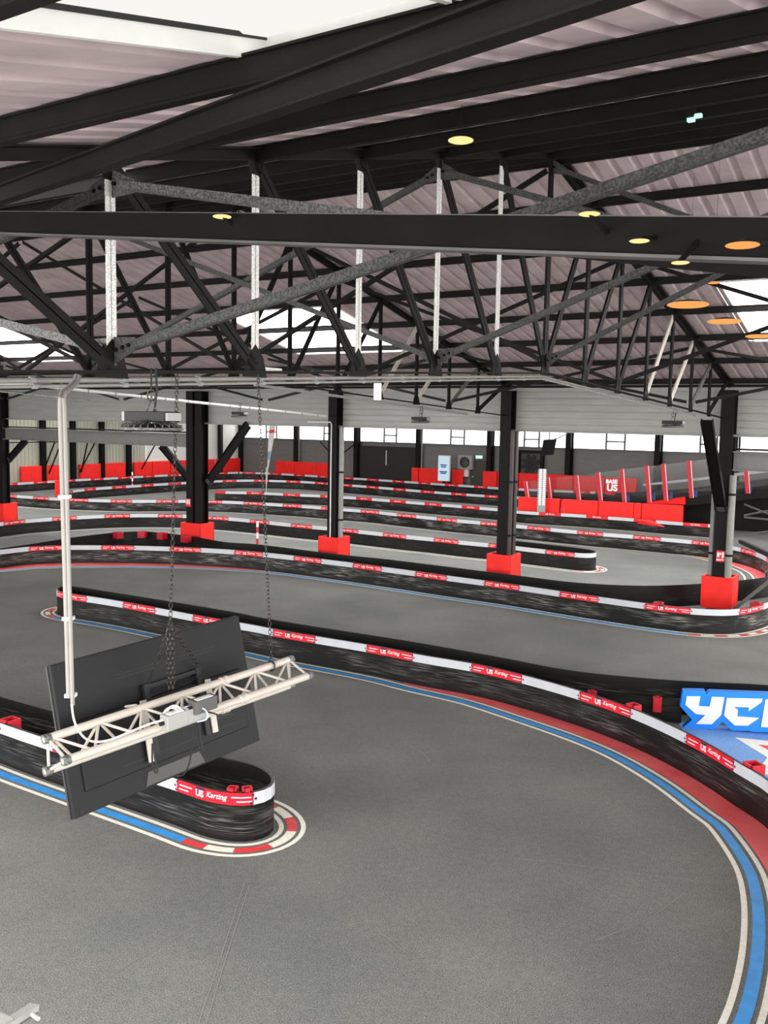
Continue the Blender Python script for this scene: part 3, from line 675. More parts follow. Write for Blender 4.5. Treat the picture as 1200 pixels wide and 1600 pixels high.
# doors
ux = lambda x: atv(x, 730, vB).dot(U)
m = MB(); m.box(W((ux(563)+ux(653))/2, vB-.12, 1.5), U*(ux(653)-ux(563))/2, V*.1, Z*1.45); o = struct('door_1', m, mat('dark opening panel', rgb(24, 20, 18), .6), 'wide black doorway in the far wall')  # flat dark panel stands in for the unlit depth of the opening
m = MB(); m.box(W(ux(606), vB-.25, 2.1), U*.035, V*.03, Z*.55); m.build('light_strip', mat('pale strip', rgb(200, 196, 186)), o)
m = MB(); m.box(W((ux(737)+ux(763))/2, vB-.1, 1.1), U*(ux(763)-ux(737))/2, V*.05, Z*1.1); o = struct('door_2', m, mat('dark grey door', rgb(60, 56, 53), .5), 'dark grey single door under the exit sign')
m = MB(); m.box(W(ux(741), vB-.18, 1.05), U*.05, V*.03, Z*.03); m.build('door_handle', GALV, o)
def boxthing(name, label, cat, c, hx, hy, hz, m, group=None, bevel=.01):
    q = MB(); q.box(c, hx, hy, hz); o = q.build(name, m, bevel=bevel); return tag(o, label, cat, group)
t = thing('exit_sign', 'small lit exit sign above the dark grey far door', 'sign', W(ux(750), vB-.15, 2.45)); q = MB(); q.box(W(ux(750), vB-.15, 2.45), U*.28, V*.04, Z*.12); q.build('case', WHITEP, t)
q = MB(); q.box(W(ux(750), vB-.2, 2.45), U*.25, V*.01, Z*.09); q.build('lit_face', EXITM, t)
# heater fan
t = thing('wall_fan', 'white box fan on the far wall left of the exit door', 'fan', W(ux(731), vB-.3, 2.0)); q = MB(); q.box(W(ux(731), vB-.3, 2.05), U*.55, V*.2, Z*.5); q.build('case', GREYPL, t)
q = MB(); q.lathe(W(ux(731), vB-.5, 2.05), [(0, 0), (.38, 0), (.38, -.03), (.33, -.03), (.33, 0)], V, 20); q.build('grille_ring', BLACKR, t)
q = MB()
for i in range(5): d = U*math.cos(i*1.257)+Z*math.sin(i*1.257); q.bar(W(ux(731), vB-.52, 2.05), W(ux(731), vB-.52, 2.05)+d*.3, .13, .01, V)
q.build('blade', GREYST, t)
boxthing('wall_cabinet', 'pale wall cabinet below the white box fan', 'cabinet', W(ux(729), vB-.2, 1.35), U*.3, V*.12, Z*.32, WHITEP)
t = thing('ventilation_fan', 'square black ventilation fan on the far wall right of the second pillar', 'fan', W(ux(831), vB-.25, 2.2)); q = MB(); uu = ux(831)
for dx, dz, hx, hz in ((0, .85, .95, .1), (0, -.85, .95, .1), (.85, 0, .1, .75), (-.85, 0, .1, .75)): q.box(W(uu+dx, vB-.25, 2.1+dz), U*hx, V*.15, Z*hz)
q.build('frame', STEEL, t)
q = MB(); q.box(W(uu, vB-.16, 2.1), U*.75, V*.02, Z*.75); q.build('back_plate', GREYST, t)
q = MB()
for i in range(8): d = U*math.cos(i*.785+.3)+Z*math.sin(i*.785+.3); q.bar(W(uu, vB-.3, 2.1)+d*.1, W(uu, vB-.3, 2.1)+d*.68, .26, .02, V)
q.lathe(W(uu, vB-.28, 2.1), [(0, -.06), (.16, -.06), (.16, .05), (0, .05)], V, 14); q.build('blade', BLACKR, t)
# lit screen kiosk
uk = ux(711); t = thing('screen_stand', 'tall lit blue and white screen on a stand before the far red pads', 'screen', W(uk, vB-1.6)); q = MB(); q.box(W(uk, vB-1.6, 1.62), U*.46, V*.07, Z*.9); q.build('case', WHITEP, t)
q = MB(); q.box(W(uk, vB-1.68, 1.62), U*.41, V*.01, Z*.83); sc = q.build('screen', SCRM, t)
q = MB()
for z, w in ((1.85, .26), (1.72, .2), (1.38, .3), (1.27, .22)): q.box(W(uk, vB-1.70, z), U*w, V*.006, Z*.045)
q.build('screen_text', SCRD, sc)
q = MB(); q.box(W(uk, vB-1.6, .36), U*.1, V*.06, Z*.36); q.box(W(uk, vB-1.6, .03), U*.5, V*.3, Z*.03); q.build('stand', STEEL, t)
# far red wall pads
def wpad(label, x0, x1, v=None, h=1.45, side=False, m=REDPAD):
    if side:
        a, b = x0, x1; c = W(uL+.25, (a+b)/2, h/2+.05); hx, hy = V*(b-a)/2, U*.12
    else:
        a, b = ux(x0), ux(x1); c = W((a+b)/2, (v or vB-.45), h/2+.05); hx, hy = U*(b-a)/2, V*.12
    t = thing('wall_pad', label, 'pad', c-Z*h/2); q = MB(); q.box(c, hx*.99, hy, Z*h/2); q.build('cushion', REDPAD, t, bevel=.05)
    q = MB(); q.bar(c-hx*.97-Z*(h/2-.1)-hy*1.02*(1 if not side else -1), c+hx*.97-Z*(h/2-.1)-hy*1.02*(1 if not side else -1), .02, .02); q.build('seam', SEAM, t)
for lb, a, b in (('left', 437, 466), ('middle', 466, 500), ('right', 500, 523)): wpad('dark red wall pad left of the third pillar, %s of three' % lb, a, b)
for lb, a, b in (('first', 649, 659), ('second', 660, 704), ('third', 712, 729)): wpad('red wall pad right of the black doorway, %s from the doorway' % lb, a, b)
for i, (a, b) in enumerate(((760, 782), (783, 815), (816, 853), (854, 900), (901, 950), (951, 1000))): wpad('red wall pad on the far wall right of the exit door, %s along' % ORD[i], a, b)
sv = lambda x: atu(x, 730, uL).dot(V)
for i, (a, b) in enumerate(((28, 61), (66, 94), (120, 153), (158, 191), (205, 233), (234, 261), (262, 298), (299, 331), (335, 383))): wpad('red wall pad on the side wall at far left, %s from the left' % ORD[i], sv(a), sv(b), side=True, h=1.5)
for i, x in enumerate((-6, 63, 110, 155, 197, 340, 372)):
    c = W(uL+.3, sv(x)); t = thing('wall_post', 'dark post against the side wall at far left, %s from the left' % ORD[i], 'pillar', c); q = MB(); q.box(c+Z*3.2, U*.14, V*.16, Z*3.2); q.build('post', STEEL2 if i < 5 else STEEL, t)
for i, (x0, x1) in enumerate(((70, 96), (118, 150), (215, 246), (298, 278))):
    q = MB(); a, b = W(uL+.4, sv(x0), 1.0), W(uL+.4, sv(x1), 3.6); q.bar(a, b, .07, .07); tag(q.build('wall_brace', STEEL2), 'thin dark diagonal brace on the side wall, %s from the left' % ORD[i], 'brace')
for i, (x0, x1) in enumerate(((85, 60), (134, 121))):
    q = MB(); a, b = W(uL+.4, sv(x0), 3.6), W(uL+.4, sv(x1)+6*(i == 9), 1.0); q.bar(a, b, .07, .07); tag(q.build('wall_brace', STEEL2), 'thin dark crossing brace on the side wall, %s from the left' % ORD[i], 'brace')
q = MB(); q.bar(W(uL+.32, 14, 3.1), W(uL+.32, 49, 3.1), .08, .06); tag(q.build('wall_rail', STEEL2), 'dark horizontal rail along the side wall at far left', 'rail')
for i, (a, b) in enumerate((((517, 722), (560, 690)), ((500, 690), (530, 722)))):
    q = MB(); q.bar(atv(*a, vB-.6), atv(*b, vB-.6), .08, .05, V); tag(q.build('wall_brace', STEEL), 'dark diagonal brace on the far wall left of the third pillar, %s' % ('rising right' if i == 0 else 'falling right'), 'brace')
# tilted black monitor
c = at(857, 700, 52); t = thing('monitor', 'black monitor hung tilted in front of the far windows', 'monitor', c); q = MB()
a = [at(849, 687, 52), at(869, 686, 51.4), at(864, 710.5, 51.7), at(845, 712, 52.3)]; q.prism(a, V*.1); q.build('panel', TVM, t)
q = MB(); q.bar(at(858, 690, 52.4), at(886, 678, 54), .05, .05); q.bar(at(858, 690, 52.4), Ve((at(858, 690, 52.4).x, 52.4, 6.8)), .06, .06); q.build('bracket', GREYST, t)
# hanging feather flag
t = thing('feather_flag', 'tall narrow white feather flag beyond the fourth pillar', 'flag', at(416, 757, 60)-Z*.9); q = MB()
fp = [(430, 655), (421, 662), (419, 690), (418, 725), (416, 745), (415.5, 757), (417, 757), (418.5, 735), (424, 705), (427, 690), (430, 672), (431, 655)]
q.prism([at(x, y, 60) for x, y in fp], Ve((0, .03, 0))); q.build('banner', mat('white flag cloth', rgb(205, 203, 198), .8, noise=.1, nscale=2), t)
q = MB(); q.prism([at(x, y, 59.97) for x, y in ((420.5, 672), (429, 671), (428.5, 676), (420.5, 677))], Ve((0, .02, 0))); q.build('red_print', REDB, t)
q = MB(); q.prism([at(x, y, 59.97) for x, y in ((418.5, 706), (423, 705), (421, 718), (418, 719))], Ve((0, .02, 0))); q.build('blue_print', mat('pale blue print', rgb(110, 150, 190), .7), t)
b_ = at(416, 757, 60); q = MB(); q.tube([Ve((b_.x, b_.y, 0)), b_, at(416, 730, 60.05)], .025, 6); q.build('pole', GALV, t)
# ================================================================== RAMP WITH RED POSTS
A0, D0 = Ve((7.9, 46.6, 0)), (Ve((14.4, 43.5, 0))-Ve((7.9, 46.6, 0)))
def rampline(x):   # point of the ramp's front line seen at column x of the photograph
    r = ray(x, 760); k = (r.x*A0.y-r.y*A0.x)/(D0.x*r.y-D0.y*r.x); return A0+D0*k
def rp(x, y, back=0.):
    p = rampline(x); r = ray(x, y); q = CAM+r*(p.y/r.y); nb = Ve((-D0.y, D0.x, 0)).normalized(); return q+nb*back
nb = Ve((-D0.y, D0.x, 0)).normalized()
t = thing('kart_ramp', 'black kart ramp with red posts and clear panels climbing to the right', 'ramp', rampline(1000)); q = MB()
top = [(815, 786), (1000, 783), (1072, 777), (1117, 772), (1200, 763), (1300, 749)]; bot = [(815, 790), (1000, 792), (1072, 791), (1117, 786), (1200, 778), (1300, 766)]
for (a, b), (c, d) in zip(zip(top, top[1:]), zip(bot, bot[1:])):
    q.prism([rp(*a, .3), rp(*b, .3), rp(*d, .3), rp(*c, .3)], nb*3.5)
q.build('deck', STEEL, t)
q = MB(); pl = [(815, 777), (902, 773), (1000, 769), (1072, 764), (1200, 748), (1300, 734)]
for (a, b), (c, d) in zip(zip(pl, pl[1:]), zip(top, top[1:])): q.prism([rp(*a, .34), rp(*b, .34), rp(*d, .34), rp(*c, .34)], nb*.06)
q.build('side_board', SKIN0, t)
q = MB(); wl, wb_ = [(985, 762), (1072, 752.5), (1200, 737), (1300, 723)], [(985, 765.5), (1072, 757), (1200, 742), (1300, 728)]
for (a, b), (c, d) in zip(zip(wl, wl[1:]), zip(wb_, wb_[1:])): q.prism([rp(*a, 3.3), rp(*b, 3.3), rp(*d, 3.3), rp(*c, 3.3)], nb*.04)
q.build('white_band', WBAND, t)
PT = [(822, 752, 784), (857, 746, 784), (902, 743, 785), (936, 738, 785), (973, 733, 785), (1012, 728, 785), (1038, 725, 783), (1078, 720, 778), (1166, 708, 771), (1250, 697, 760)]
for x, y0, y1 in PT:
    a, b = rp(x-2, y0, .12), rp(x+2.5, y1, .12); q = MB(); q.bar(b, a, .16, .2, D0.normalized()); pst = q.build('red_post', REDPOST, t)
    q = MB(); q.bar(b-nb*.11+D0.normalized()*.09, a-nb*.11+D0.normalized()*.09, .03, .02, D0.normalized()); q.build('white_edge', PRINT, pst)
gm = bpy.data.materials.new('clear panel'); gm.use_nodes = True; nt = gm.node_tree; 
for n_ in list(nt.nodes): nt.nodes.remove(n_)
oo = nt.nodes.new('ShaderNodeOutputMaterial'); mxs = nt.nodes.new('ShaderNodeMixShader'); tr = nt.nodes.new('ShaderNodeBsdfTransparent'); gl = nt.nodes.new('ShaderNodeBsdfGlossy'); gl.inputs['Roughness'].default_value = .15
tr.inputs[0].default_value = (.9, .92, .92, 1); mxs.inputs[0].default_value = .06; nt.links.new(tr.outputs[0], mxs.inputs[1]); nt.links.new(gl.outputs[0], mxs.inputs[2]); nt.links.new(mxs.outputs[0], oo.inputs[0])
for (x0, ya, yb), (x1, yc, yd) in zip(PT, PT[1:]):
    q = MB(); q.prism([rp(x0, ya+1, .2), rp(x1, yc+1, .2), rp(x1, yd-8, .2), rp(x0, yb-8, .2)], nb*.015); q.build('clear_panel', gm, t)
def flat_text(T, org, ex, ez, hgt, parent, name, m, th=.01):
    vs, fs, w, h = T; k = hgt/h; mb = MB(); n = ex.cross(ez).normalized()
    mb.add([org+ex*(x*k)+ez*(y*k) for x, y in vs], fs); return mb.build(name, m, parent)
ex = D0.normalized()
g0 = rp(946, 757, .1); flat_text(T_BASE, g0+Z*.05, ex, Z, .2, t, 'lettering', PRINT); flat_text(T_US, g0+Z*-.32+ex*.06, ex, Z, .34, t, 'lettering', PRINT)
flat_text(T_Kl, g0+Z*-.52, ex, Z, .14, t, 'lettering', REDB)
q = MB()
for x in (980, 1020, 1047, 1086, 1171): q.box(rp(x, 779-(x-980)*.07 if x < 1100 else 764, .28), ex*.08, nb*.05, Z*.17)
q.build('blue_lamp', mat('blue lamp', rgb(30, 60, 130), .4), t)
for a, b in (((1160, 808), (1215, 797)), ((1160, 811), (1215, 816)), ((1160, 790), (1215, 812)), ((1155, 838), (1215, 832))):
    q = MB(); q.tube([rp(*a, .9), rp(*b, .9)], .045, 8); q.build('scaffold_tube', GALVD, t)
q = MB(); q.prism([rp(1050, 790, 1.6), rp(1300, 760, 1.6), rp(1300, 850, 1.6), rp(1050, 824, 1.6)], nb*.1); q.build('rear_panel', STEEL, t)  # dark sheet added for the unlit void under the ramp
for i, (x0, x1, y0, y1) in enumerate(((815, 879, 781, 782), (882, 939, 782.5, 783.5), (940, 994.5, 783.5, 785), (995, 1006.5, 785.5, 786.5), (1007.5, 1071, 787, 788))):
    a, b = rampline(x0)-nb*.35, rampline(x1)-nb*.35; h = 1.22
    pd = thing('foam_pad', 'red foam pad at the foot of the ramp, %s from the left' % ORD[i], 'pad', (a+b)/2); q = MB(); q.bar(a+Z*h/2, b+Z*h/2, .35, h); q.build('cushion', REDPAD, pd, bevel=.03)
    q = MB(); q.bar(a+Z*(h-.04)-nb*.178, b+Z*(h-.04)-nb*.178, .012, .012); q.build('seam', SEAM, pd)
q = MB(); q.prism([rp(1010, 786, -.1), rp(1071, 788, -.1), rp(1069, 777, .3), rp(1017, 784, .3)], nb*.15); tag(q.build('foam_pad', REDPAD), 'tilted red foam wedge on top of the last ramp pad', 'pad')
# led light reflected in the glass, rebuilt as a standing glowing column
c = at(847, 760, 45.6); t = thing('led_reflection', 'white double column of reflected led light built before the ramp pads', 'lamp', Ve((c.x, c.y, 0))); q = MB(); q.box(Ve((c.x, c.y+.06, 1.35)), Ve((.2, 0, 0)), Ve((0, .04, 0)), Z*1.35); q.build('glow_backing', GREYPL, t)
q = MB()
z_a, z_b = at(847, 790, 45.6).z, at(847, 733, 45.6).z
for i in range(18):
    for dx in (-.09, .1): q.box(Ve((c.x+dx, c.y, z_a+(z_b-z_a)*(i+.5)/18)), Ve((.06, 0, 0)), Ve((0, .03, 0)), Z*(z_b-z_a)/18*.33)
q.build('led_cells', LEDW, t)
# little striped marker posts
def marker(label, p, h, r=.03):
    t = thing('marker_post', label, 'post', p); a, b = MB(), MB()
    for i in range(6): (a if i % 2 == 0 else b).tube([p+Z*h*i/6, p+Z*h*(i+1)/6], r, 8)
    a.build('red_stripes', REDB, t); b.build('white_stripes', PRINT, t)
marker('red and white striped post behind the pillar row barrier', fl(402, 868), 1.25, .045)
marker('thin red and white post by the far barrier left of the fourth pillar', fl(207, 766), 1.2, .05)
marker('thin red and white post by the far barrier at the second pillar', fl(781, 783), 1.3, .05)
boxthing('warning_box', 'small red box standing behind the barrier at far left', 'box', fl(92, 778)+Z*.55, U*.22, V*.1, Z*.5, REDPAD)
q = MB(); q.prism([fl(994, 839)+Z*.6, fl(1035, 845)+Z*.6, fl(1012, 841)+Z*.78, fl(1000, 840)+Z*.78], V*.25); tag(q.build('foam_wedge', REDPAD), 'red foam wedge lying on the white scuffed barrier', 'pad')
# block letters YCF
yo, ye = fl(1067, 1137), fl(1206, 1148.5); yx = (ye-yo).normalized(); yn = Ve((yx.y, -yx.x, 0)); hy = .62
ysc = (ye-yo).length/139
t = thing('letter_sign', 'freestanding blue block sign with white letters on the blue infield', 'sign', yo)
def yp(x, y, o=0.):    # sign pixels measured from its own lower left corner (y down), sheared back to upright
    bl = 1137+(x-1067)*(11.5/139); return yo+yx*((x-1067)*ysc)+Z*((bl-y)*hy/47.5)+yn*o
back = [(1064.5, 1089), (1099, 1090), (1101, 1094.5), (1106, 1091), (1200, 1096), (1230, 1098), (1230, 1146), (1176, 1144), (1172, 1143), (1169, 1142.5), (1144, 1142), (1129, 1130), (1116, 1140), (1066.5, 1137.5), (1081, 1127), (1061, 1109)]
q = MB(); q.prism([yp(x, y) for x, y in back], -yn*.16); q.build('blue_backing', YCFB, t)
ly = [(1070.5, 1096), (1092, 1096.5), (1090, 1109), (1117, 1110), (1108, 1108), (1110, 1097.5), (1129.5, 1098.5), (1126, 1121), (1112, 1133), (1087, 1132), (1101, 1121), (1086, 1119), (1069, 1107)]
ly = [(1070.5, 1096), (1092, 1096.5), (1090, 1109), (1107, 1110), (1110, 1097.5), (1129.5, 1098.5), (1126, 1121), (1112, 1133), (1087, 1132), (1101, 1121), (1086, 1119), (1069, 1107)]
lc = [(1133.5, 1099.5), (1188.5, 1101.5), (1187, 1106), (1168, 1117), (1168.5, 1112), (1144, 1111), (1151.5, 1115), (1151, 1123.5), (1185, 1126), (1168, 1135.5), (1148, 1135), (1130.5, 1122)]
lf = [(1193, 1102.5), (1226, 1104), (1222, 1112), (1208, 1111.5), (1207.5, 1118), (1218, 1118.5), (1214, 1126), (1206.5, 1126), (1205.5, 1138.5), (1188.5, 1137.5)]
for L_ in (ly, lc, lf):
    q = MB(); q.prism([yp(x, y, .001) for x, y in L_], yn*.015); q.build('white_letter', YCFW, t)

a, b = at(1148, 951, 23.7), at(1290, 838, 21.2)
t = thing('support_strut', 'grey slanting strut rising right from the foot of the nearest right pillar', 'brace', a); q = MB(); q.bar(Ve((a.x, a.y, max(a.z, .05))), b, .09, .09, V); q.build('strut', mat('mid grey steel', rgb(118, 116, 112)), t)
q = MB(); q.box(Ve((a.x, a.y, .03)), U*.12, V*.12, Z*.03); q.build('foot_plate', STEEL, t)
a, b = at(1157, 846, 27.5), at(1235, 882, 23.5)
q = MB(); q.bar(a, b, .11, .11, V); tag(q.build('support_strut', STEEL), 'black slanting strut right of the nearest right pillar', 'brace')
# ================================================================== HANGING SCREEN
TL, TR, BR, BL = Ve((-2.38, 6.56, 3.19)), Ve((-1.26, 8.05, 3.26)), Ve((-1.04, 7.84, 2.21)), Ve((-2.15, 6.35, 2.14))
k_ = 1.0
ex = (TR-TL); ez = (BL-TL); en = ex.cross(ez).normalized()          # en points
if en.dot(CAM-TL) < 0: en = -en
t = thing('television', 'large black television seen from behind, tilted below the roof on chains', 'television', (TL+TR+BR+BL)/4)
tp = lambda a, b, o=0.: TL.lerp(TR, a).lerp(BL.lerp(BR, a), b)+en*o
q = MB(); q.prism([tp(0, 0), tp(1, 0), tp(1, 1), tp(0, 1)], -en*.045); q.build('rear_shell', TVM, t, bevel=.004)
q = MB()
for a, b in (((0, 0), (1, 0)), ((1, 0), (1, 1)), ((1, 1), (0, 1)), ((0, 1), (0, 0))): q.bar(tp(*a, -.05), tp(*b, -.05), .012, .02, en)
q.build('bezel', mat('dark grey bezel', rgb(58, 58, 58), .4, .3), t)
q = MB(); q.prism([tp(.06, .40, .0), tp(.94, .40, .0), tp(.94, .86, .0), tp(.06, .86, .0)], en*.018); q.build('rear_cover', TVM, t, bevel=.01)
for b, a0, a1 in ((.18, .28, .82), (.205, .28, .82), (.79, .24, .9)): q = MB(); q.bar(tp(a0, b, .001 if b < .3 else .019), tp(a1, b, .001 if b < .3 else .019), .006, .004, en); q.build('vent_groove', BLACKR, t)
for a in (.405, .69):
    q = MB(); q.bar(tp(a, .30, .03), tp(a, .80, .03), .05, .03, en); q.build('mounting_rail', TVD, t)
    q = MB(); q.bar(tp(a+(-.035 if a < .5 else .035), .40, .06), tp(a+(-.035 if a < .5 else .035), .83 if a < .5 else .80, .05), .055, .012, en); q.build('beige_hanger', BEIGE, t)
q = MB(); q.bar(tp(.405, .32, .03), tp(.69, .32, .03), .03, .02, en); q.build('cross_rail', TVD, t)
q = MB(); q.prism([tp(.70, .64, .02), tp(.84, .64, .02), tp(.84, .72, .02), tp(.70, .72, .02)], en*.004); pp = q.build('port_plate', TVD, t)
q = MB()
for i in range(4): q.prism([tp(.715+i*.03, .66, .025), tp(.735+i*.03, .66, .025), tp(.735+i*.03, .685, .025), tp(.715+i*.03, .685, .025)], en*.002)
q.build('ports', GREYPL, pp)
q = MB()
for a, b in ((.03, .03), (.97, .03), (.03, .97), (.97, .97)): q.lathe(tp(a, b, 0), [(0, .0), (.009, 0), (.009, .004), (0, .004)], en, 8)
q.build('screw', BLACKR, t)
q = MB(); q.prism([tp(.36, .895, .001), tp(.64, .895, .001), tp(.66, .985, .001), tp(.34, .985, .001)], en*.004); q.build('lower_plate', mat('grey taped plate', rgb(56, 54, 51), .5), t)
# triangular aluminium truss carrying it
D = Ve((.678, .731, .071)).normalized()
g1 = at(68, 1156, 6.15)
def along(p, x):       # follow D from p until column x of the photograph
    lo, hi = 0., 4.
    for _ in range(50):
        m_ = (lo+hi)/2; c_ = p+D*m_-CAM; d_ = c_.y*cp-c_.z*sp; u_ = c_.y*sp+c_.z*cp; px_ = 600+FPX*c_.x/d_*cr+FPX*u_/d_*sr
        if px_ < x: lo = m_
        else: hi = m_
    return (lo+hi)/2
LT = along(g1, 457); g2 = at(98, 1190, 6.02); g3 = at(70, 1206, 6.14)
t = thing('lighting_truss', 'cream triangular tube truss hanging in front of the television', 'truss', g1+D*LT/2)
ends = []
for g, r in ((g1, .030), (g2, .030), (g3, .028)):
    q = MB(); q.tube([g, g+D*.012, g+D*LT], r, 18); q.build('main_tube', BEIGE, t, smooth=True)
    q = MB(); q.lathe(g-D*.004, [(.018, .002), (.033, 0), (.034, .05), (.03, .055)], D, 18); q.lathe(g+D*(LT-.05), [(.03, 0), (.033, .004), (.033, .05), (.02, .052)], D, 18); q.build('end_collar', GALVD, t, smooth=True)
    q = MB(); q.lathe(g+D*LT*.66, [(.03, 0), (.037, .004), (.037, .03), (.034, .034), (.034, .045), (.037, .05), (.037, .075), (.03, .08)], D, 18); q.build('coupler', BEIGE, t, smooth=True)
nb_ = 6
for ga, gb, ph in ((g1, g2, 0), (g1, g3, .5), (g2, g3, .25)):
    for i in range(nb_):
        s0 = .06+(LT-.12)*(i)/nb_; s1_ = s0+(LT-.12)/nb_
        q = MB(); sm = (s0+s1_)/2
        q.tube([ga+D*s0, gb+D*sm], .011, 8); q.tube([gb+D*sm, ga+D*s1_], .011, 8); q.build('lacing', BEIGE, t, smooth=True)
q = MB()
for ga, gb in ((g1, g2), (g2, g3), (g1, g3)): q.tube([ga+D*.03, gb+D*.03], .011, 8); q.tube([ga+D*(LT-.04), gb+D*(LT-.04)], .011, 8)
q.build('end_strut', BEIGE, t, smooth=True)
q = MB(); q.tube([at(196, 1104, g1.y+.85*D.y), at(213, 1102, g1.y+.75*D.y)], .01, 8); q.build('stub_pin', BEIGE, t)
# electrical boxes and cables lying on the truss
jb = g2+D*.98+Z*.035
jA, jB = g2+D*along(g2, 272), g2+D*along(g2, 300)
def jbox(label, c, dx, dy, dz, m, name='junction_box'):
    tt = thing(name, label, 'electrical box', c); q = MB(); q.box(c, dx, dy, dz); q.build('case', m, tt, bevel=.008)
    q = MB(); q.box(c+Z*Ve(dz).z*1.0+Ve(dy)*.2, Ve(dx)*.7, Ve(dy)*.5, Z*.004); q.build('lid', WHITEP, tt)
    q = MB(); q.lathe(c-Ve(dx)*1.02, [(0, 0), (.016, 0), (.016, .03), (0, .03)], -Ve(dx).normalized(), 10); q.build('cable_gland', TVD, tt); return tt
sd = D.cross(Z).normalized()
jbox('grey junction box on the front tube of the hanging truss, lower left one', at(272, 1124, jA.y-.06), D*.09, sd*.05, Z*.055, GREYPL)
jbox('grey junction box on the front tube of the hanging truss, middle one', at(299, 1115, jB.y-.06), D*.10, sd*.05, Z*.055, GREYPL)
jbox('small dark power brick on the hanging truss, upper right one', at(317, 1100, jB.y-.02), D*.10, sd*.05, Z*.05, GREYST, 'power_supply')
def cable(label, px, Y, r, m):
    pts = [at(x, y, Y+(dy[0] if dy else 0)) for x, y, *dy in px]; P = []
    Q = [pts[0]*2-pts[1]]+pts+[pts[-1]*2-pts[-2]]
    for i in range(1, len(Q)-2):
        a, b, c, d = Q[i-1:i+3]
        for k in range(6):
            s = k/6; P.append(.5*((2*b)+(c-a)*s+(2*a-5*b+4*c-d)*s*s+(3*b-a-3*c+d)*s**3))
    P.append(pts[-1]); q = MB(); q.tube(P, r, 8); tag(q.build('power_cable', m, smooth=True), label, 'cable')
cable('white cable looping from the upright conduit along the hanging truss', [(112, 1100), (115, 1122), (122, 1140), (134, 1154), (150, 1159), (172, 1156), (200, 1145), (232, 1132), (255, 1125)], 6.05, .008, BEIGE)
cable('short white cable arching over the truss into the junction box', [(252, 1132), (256, 1115), (263, 1107), (272, 1106), (280, 1113)], 6.6, .009, WHITEP)
cable('second short white cable arching beside the junction box', [(256, 1130), (261, 1112), (268, 1104), (277, 1104), (286, 1112)], 6.62, .009, WHITEP)
cable('pale blue cable curving over the electrical boxes', [(272, 1116), (283, 1107), (298, 1104), (315, 1106), (324, 1114), (322, 1124), (308, 1128)], 6.7, .006, mat('pale blue cable', rgb(170, 185, 220), .4))
cable('black cable hanging below the truss behind the junction boxes', [(300, 1135), (302, 1160), (298, 1180), (295, 1195), (287, 1210), (276, 1213)], 6.9, .006, BLACKR)
cable('black strap loop hanging from the right rail of the television', [(311, 1132), (313, 1155), (317, 1172), (314, 1176), (310, 1160), (309, 1135)], 6.9, .007, BLACKR)
cable('black strap loop hanging from the left rail of the television', [(240, 1160), (242, 1185), (246, 1204), (242, 1206), (238, 1190), (238, 1162)], 6.6, .007, BLACKR)
cable('dark cable draped from the boxes to the ports', [(322, 1112), (335, 1115), (345, 1119), (356, 1121), (364, 1117)], 6.85, .006, BLACKR)
# ================================================================== CHAINS AND CONDUIT
def chain(label, pts, L=.046, w=.012, r=.0032, name='chain', parent=None, m=CHAINM):
    q = MB(); flip = 0
    for a, b in zip(pts, pts[1:]):
        a, b = Ve(a), Ve(b); d = (b-a).normalized(); n = max(1, int((b-a).length/(L*.72)))
        x = d.cross(Ve((0, 1, .1))).normalized(); y = d.cross(x)
        for i in range(n):
            c = a.lerp(b, (i+.5)/n); s = x if flip % 2 else y; flip += 1; o = d.cross(s); ring = []
            K = 10
            for k in range(K):
                th = 2*math.pi*k/K; ring.append((c+s*math.cos(th)*w+d*(math.sin(th)*w*.9+(L/2-w)*(1 if math.sin(th) > 0.01 else -1 if math.sin(th) < -.01 else 0)), s*math.cos(th)+d*math.sin(th)))
            vs = []
            for p_, e_ in ring:
                for j in range(4):
                    ph = math.pi/2*j; vs.append(p_+e_*math.cos(ph)*r+o*math.sin(ph)*r)
            q.add(vs, [(k*4+j, k*4+(j+1) % 4, ((k+1) % K)*4+(j+1) % 4, ((k+1) % K)*4+j) for k in range(K) for j in range(4)])
    o = q.build(name, m, parent, smooth=True); 
    if label: tag(o, label, 'chain')
    return o
vk = lambda k: vE-k*ST
cY = lambda x: 7.33
ctop = at(277, 582, 7.95); kn = at(266, 978, 7.0)
chain('left hanging chain splitting in two above the television', [ctop, kn, tp(.42, .29, .05)], L=.05, w=.013)
chain('right branch of the chain down to the television rail', [kn, tp(.695, .29, .05)], L=.05, w=.013)
chain('slack chain hanging straight down behind the left chain', [kn-Z*.01+Ve((.01, .02, 0)), at(270, 1078, 6.9)], L=.05, w=.013)
chain('slack chain hanging straight down, left of its twin', [kn-Z*.01-Ve((.02, .0, 0)), at(264, 1078, 6.9)], L=.05, w=.013)
e2 = g1+D*along(g1, 424)+Z*.03
chain('right hanging chain holding the far end of the cream truss', [at(403, 586, 8.0), e2], L=.046, w=.012)
chain('dark chain drawn across the television between its rails', [tp(.42, .36, .05), tp(.55, .375, .055), tp(.69, .36, .05)], L=.05, w=.013, m=BLACKR)
q = MB(); q.tube([e2+sd*.04-Z*.01, e2+Z*.01, e2-sd*.04-Z*.01, e2-sd*.045-Z*.05, e2-Z*.075, e2+sd*.045-Z*.05, e2+sd*.04-Z*.01], .008, 6); tag(q.build('chain_shackle', CHAINM, smooth=True), 'dark shackle round the far end of the cream truss', 'shackle')
a, b = at(97, 640, 6.25), at(111, 1100, 6.17)
t = thing('cable_conduit', 'tall upright pale conduit dropping to the left end of the cream truss', 'conduit', b)
bend = [at(119, 588, 6.9), at(117, 597, 6.75), at(108, 606, 6.5), at(98, 613, 6.3), at(95, 622, 6.25)]
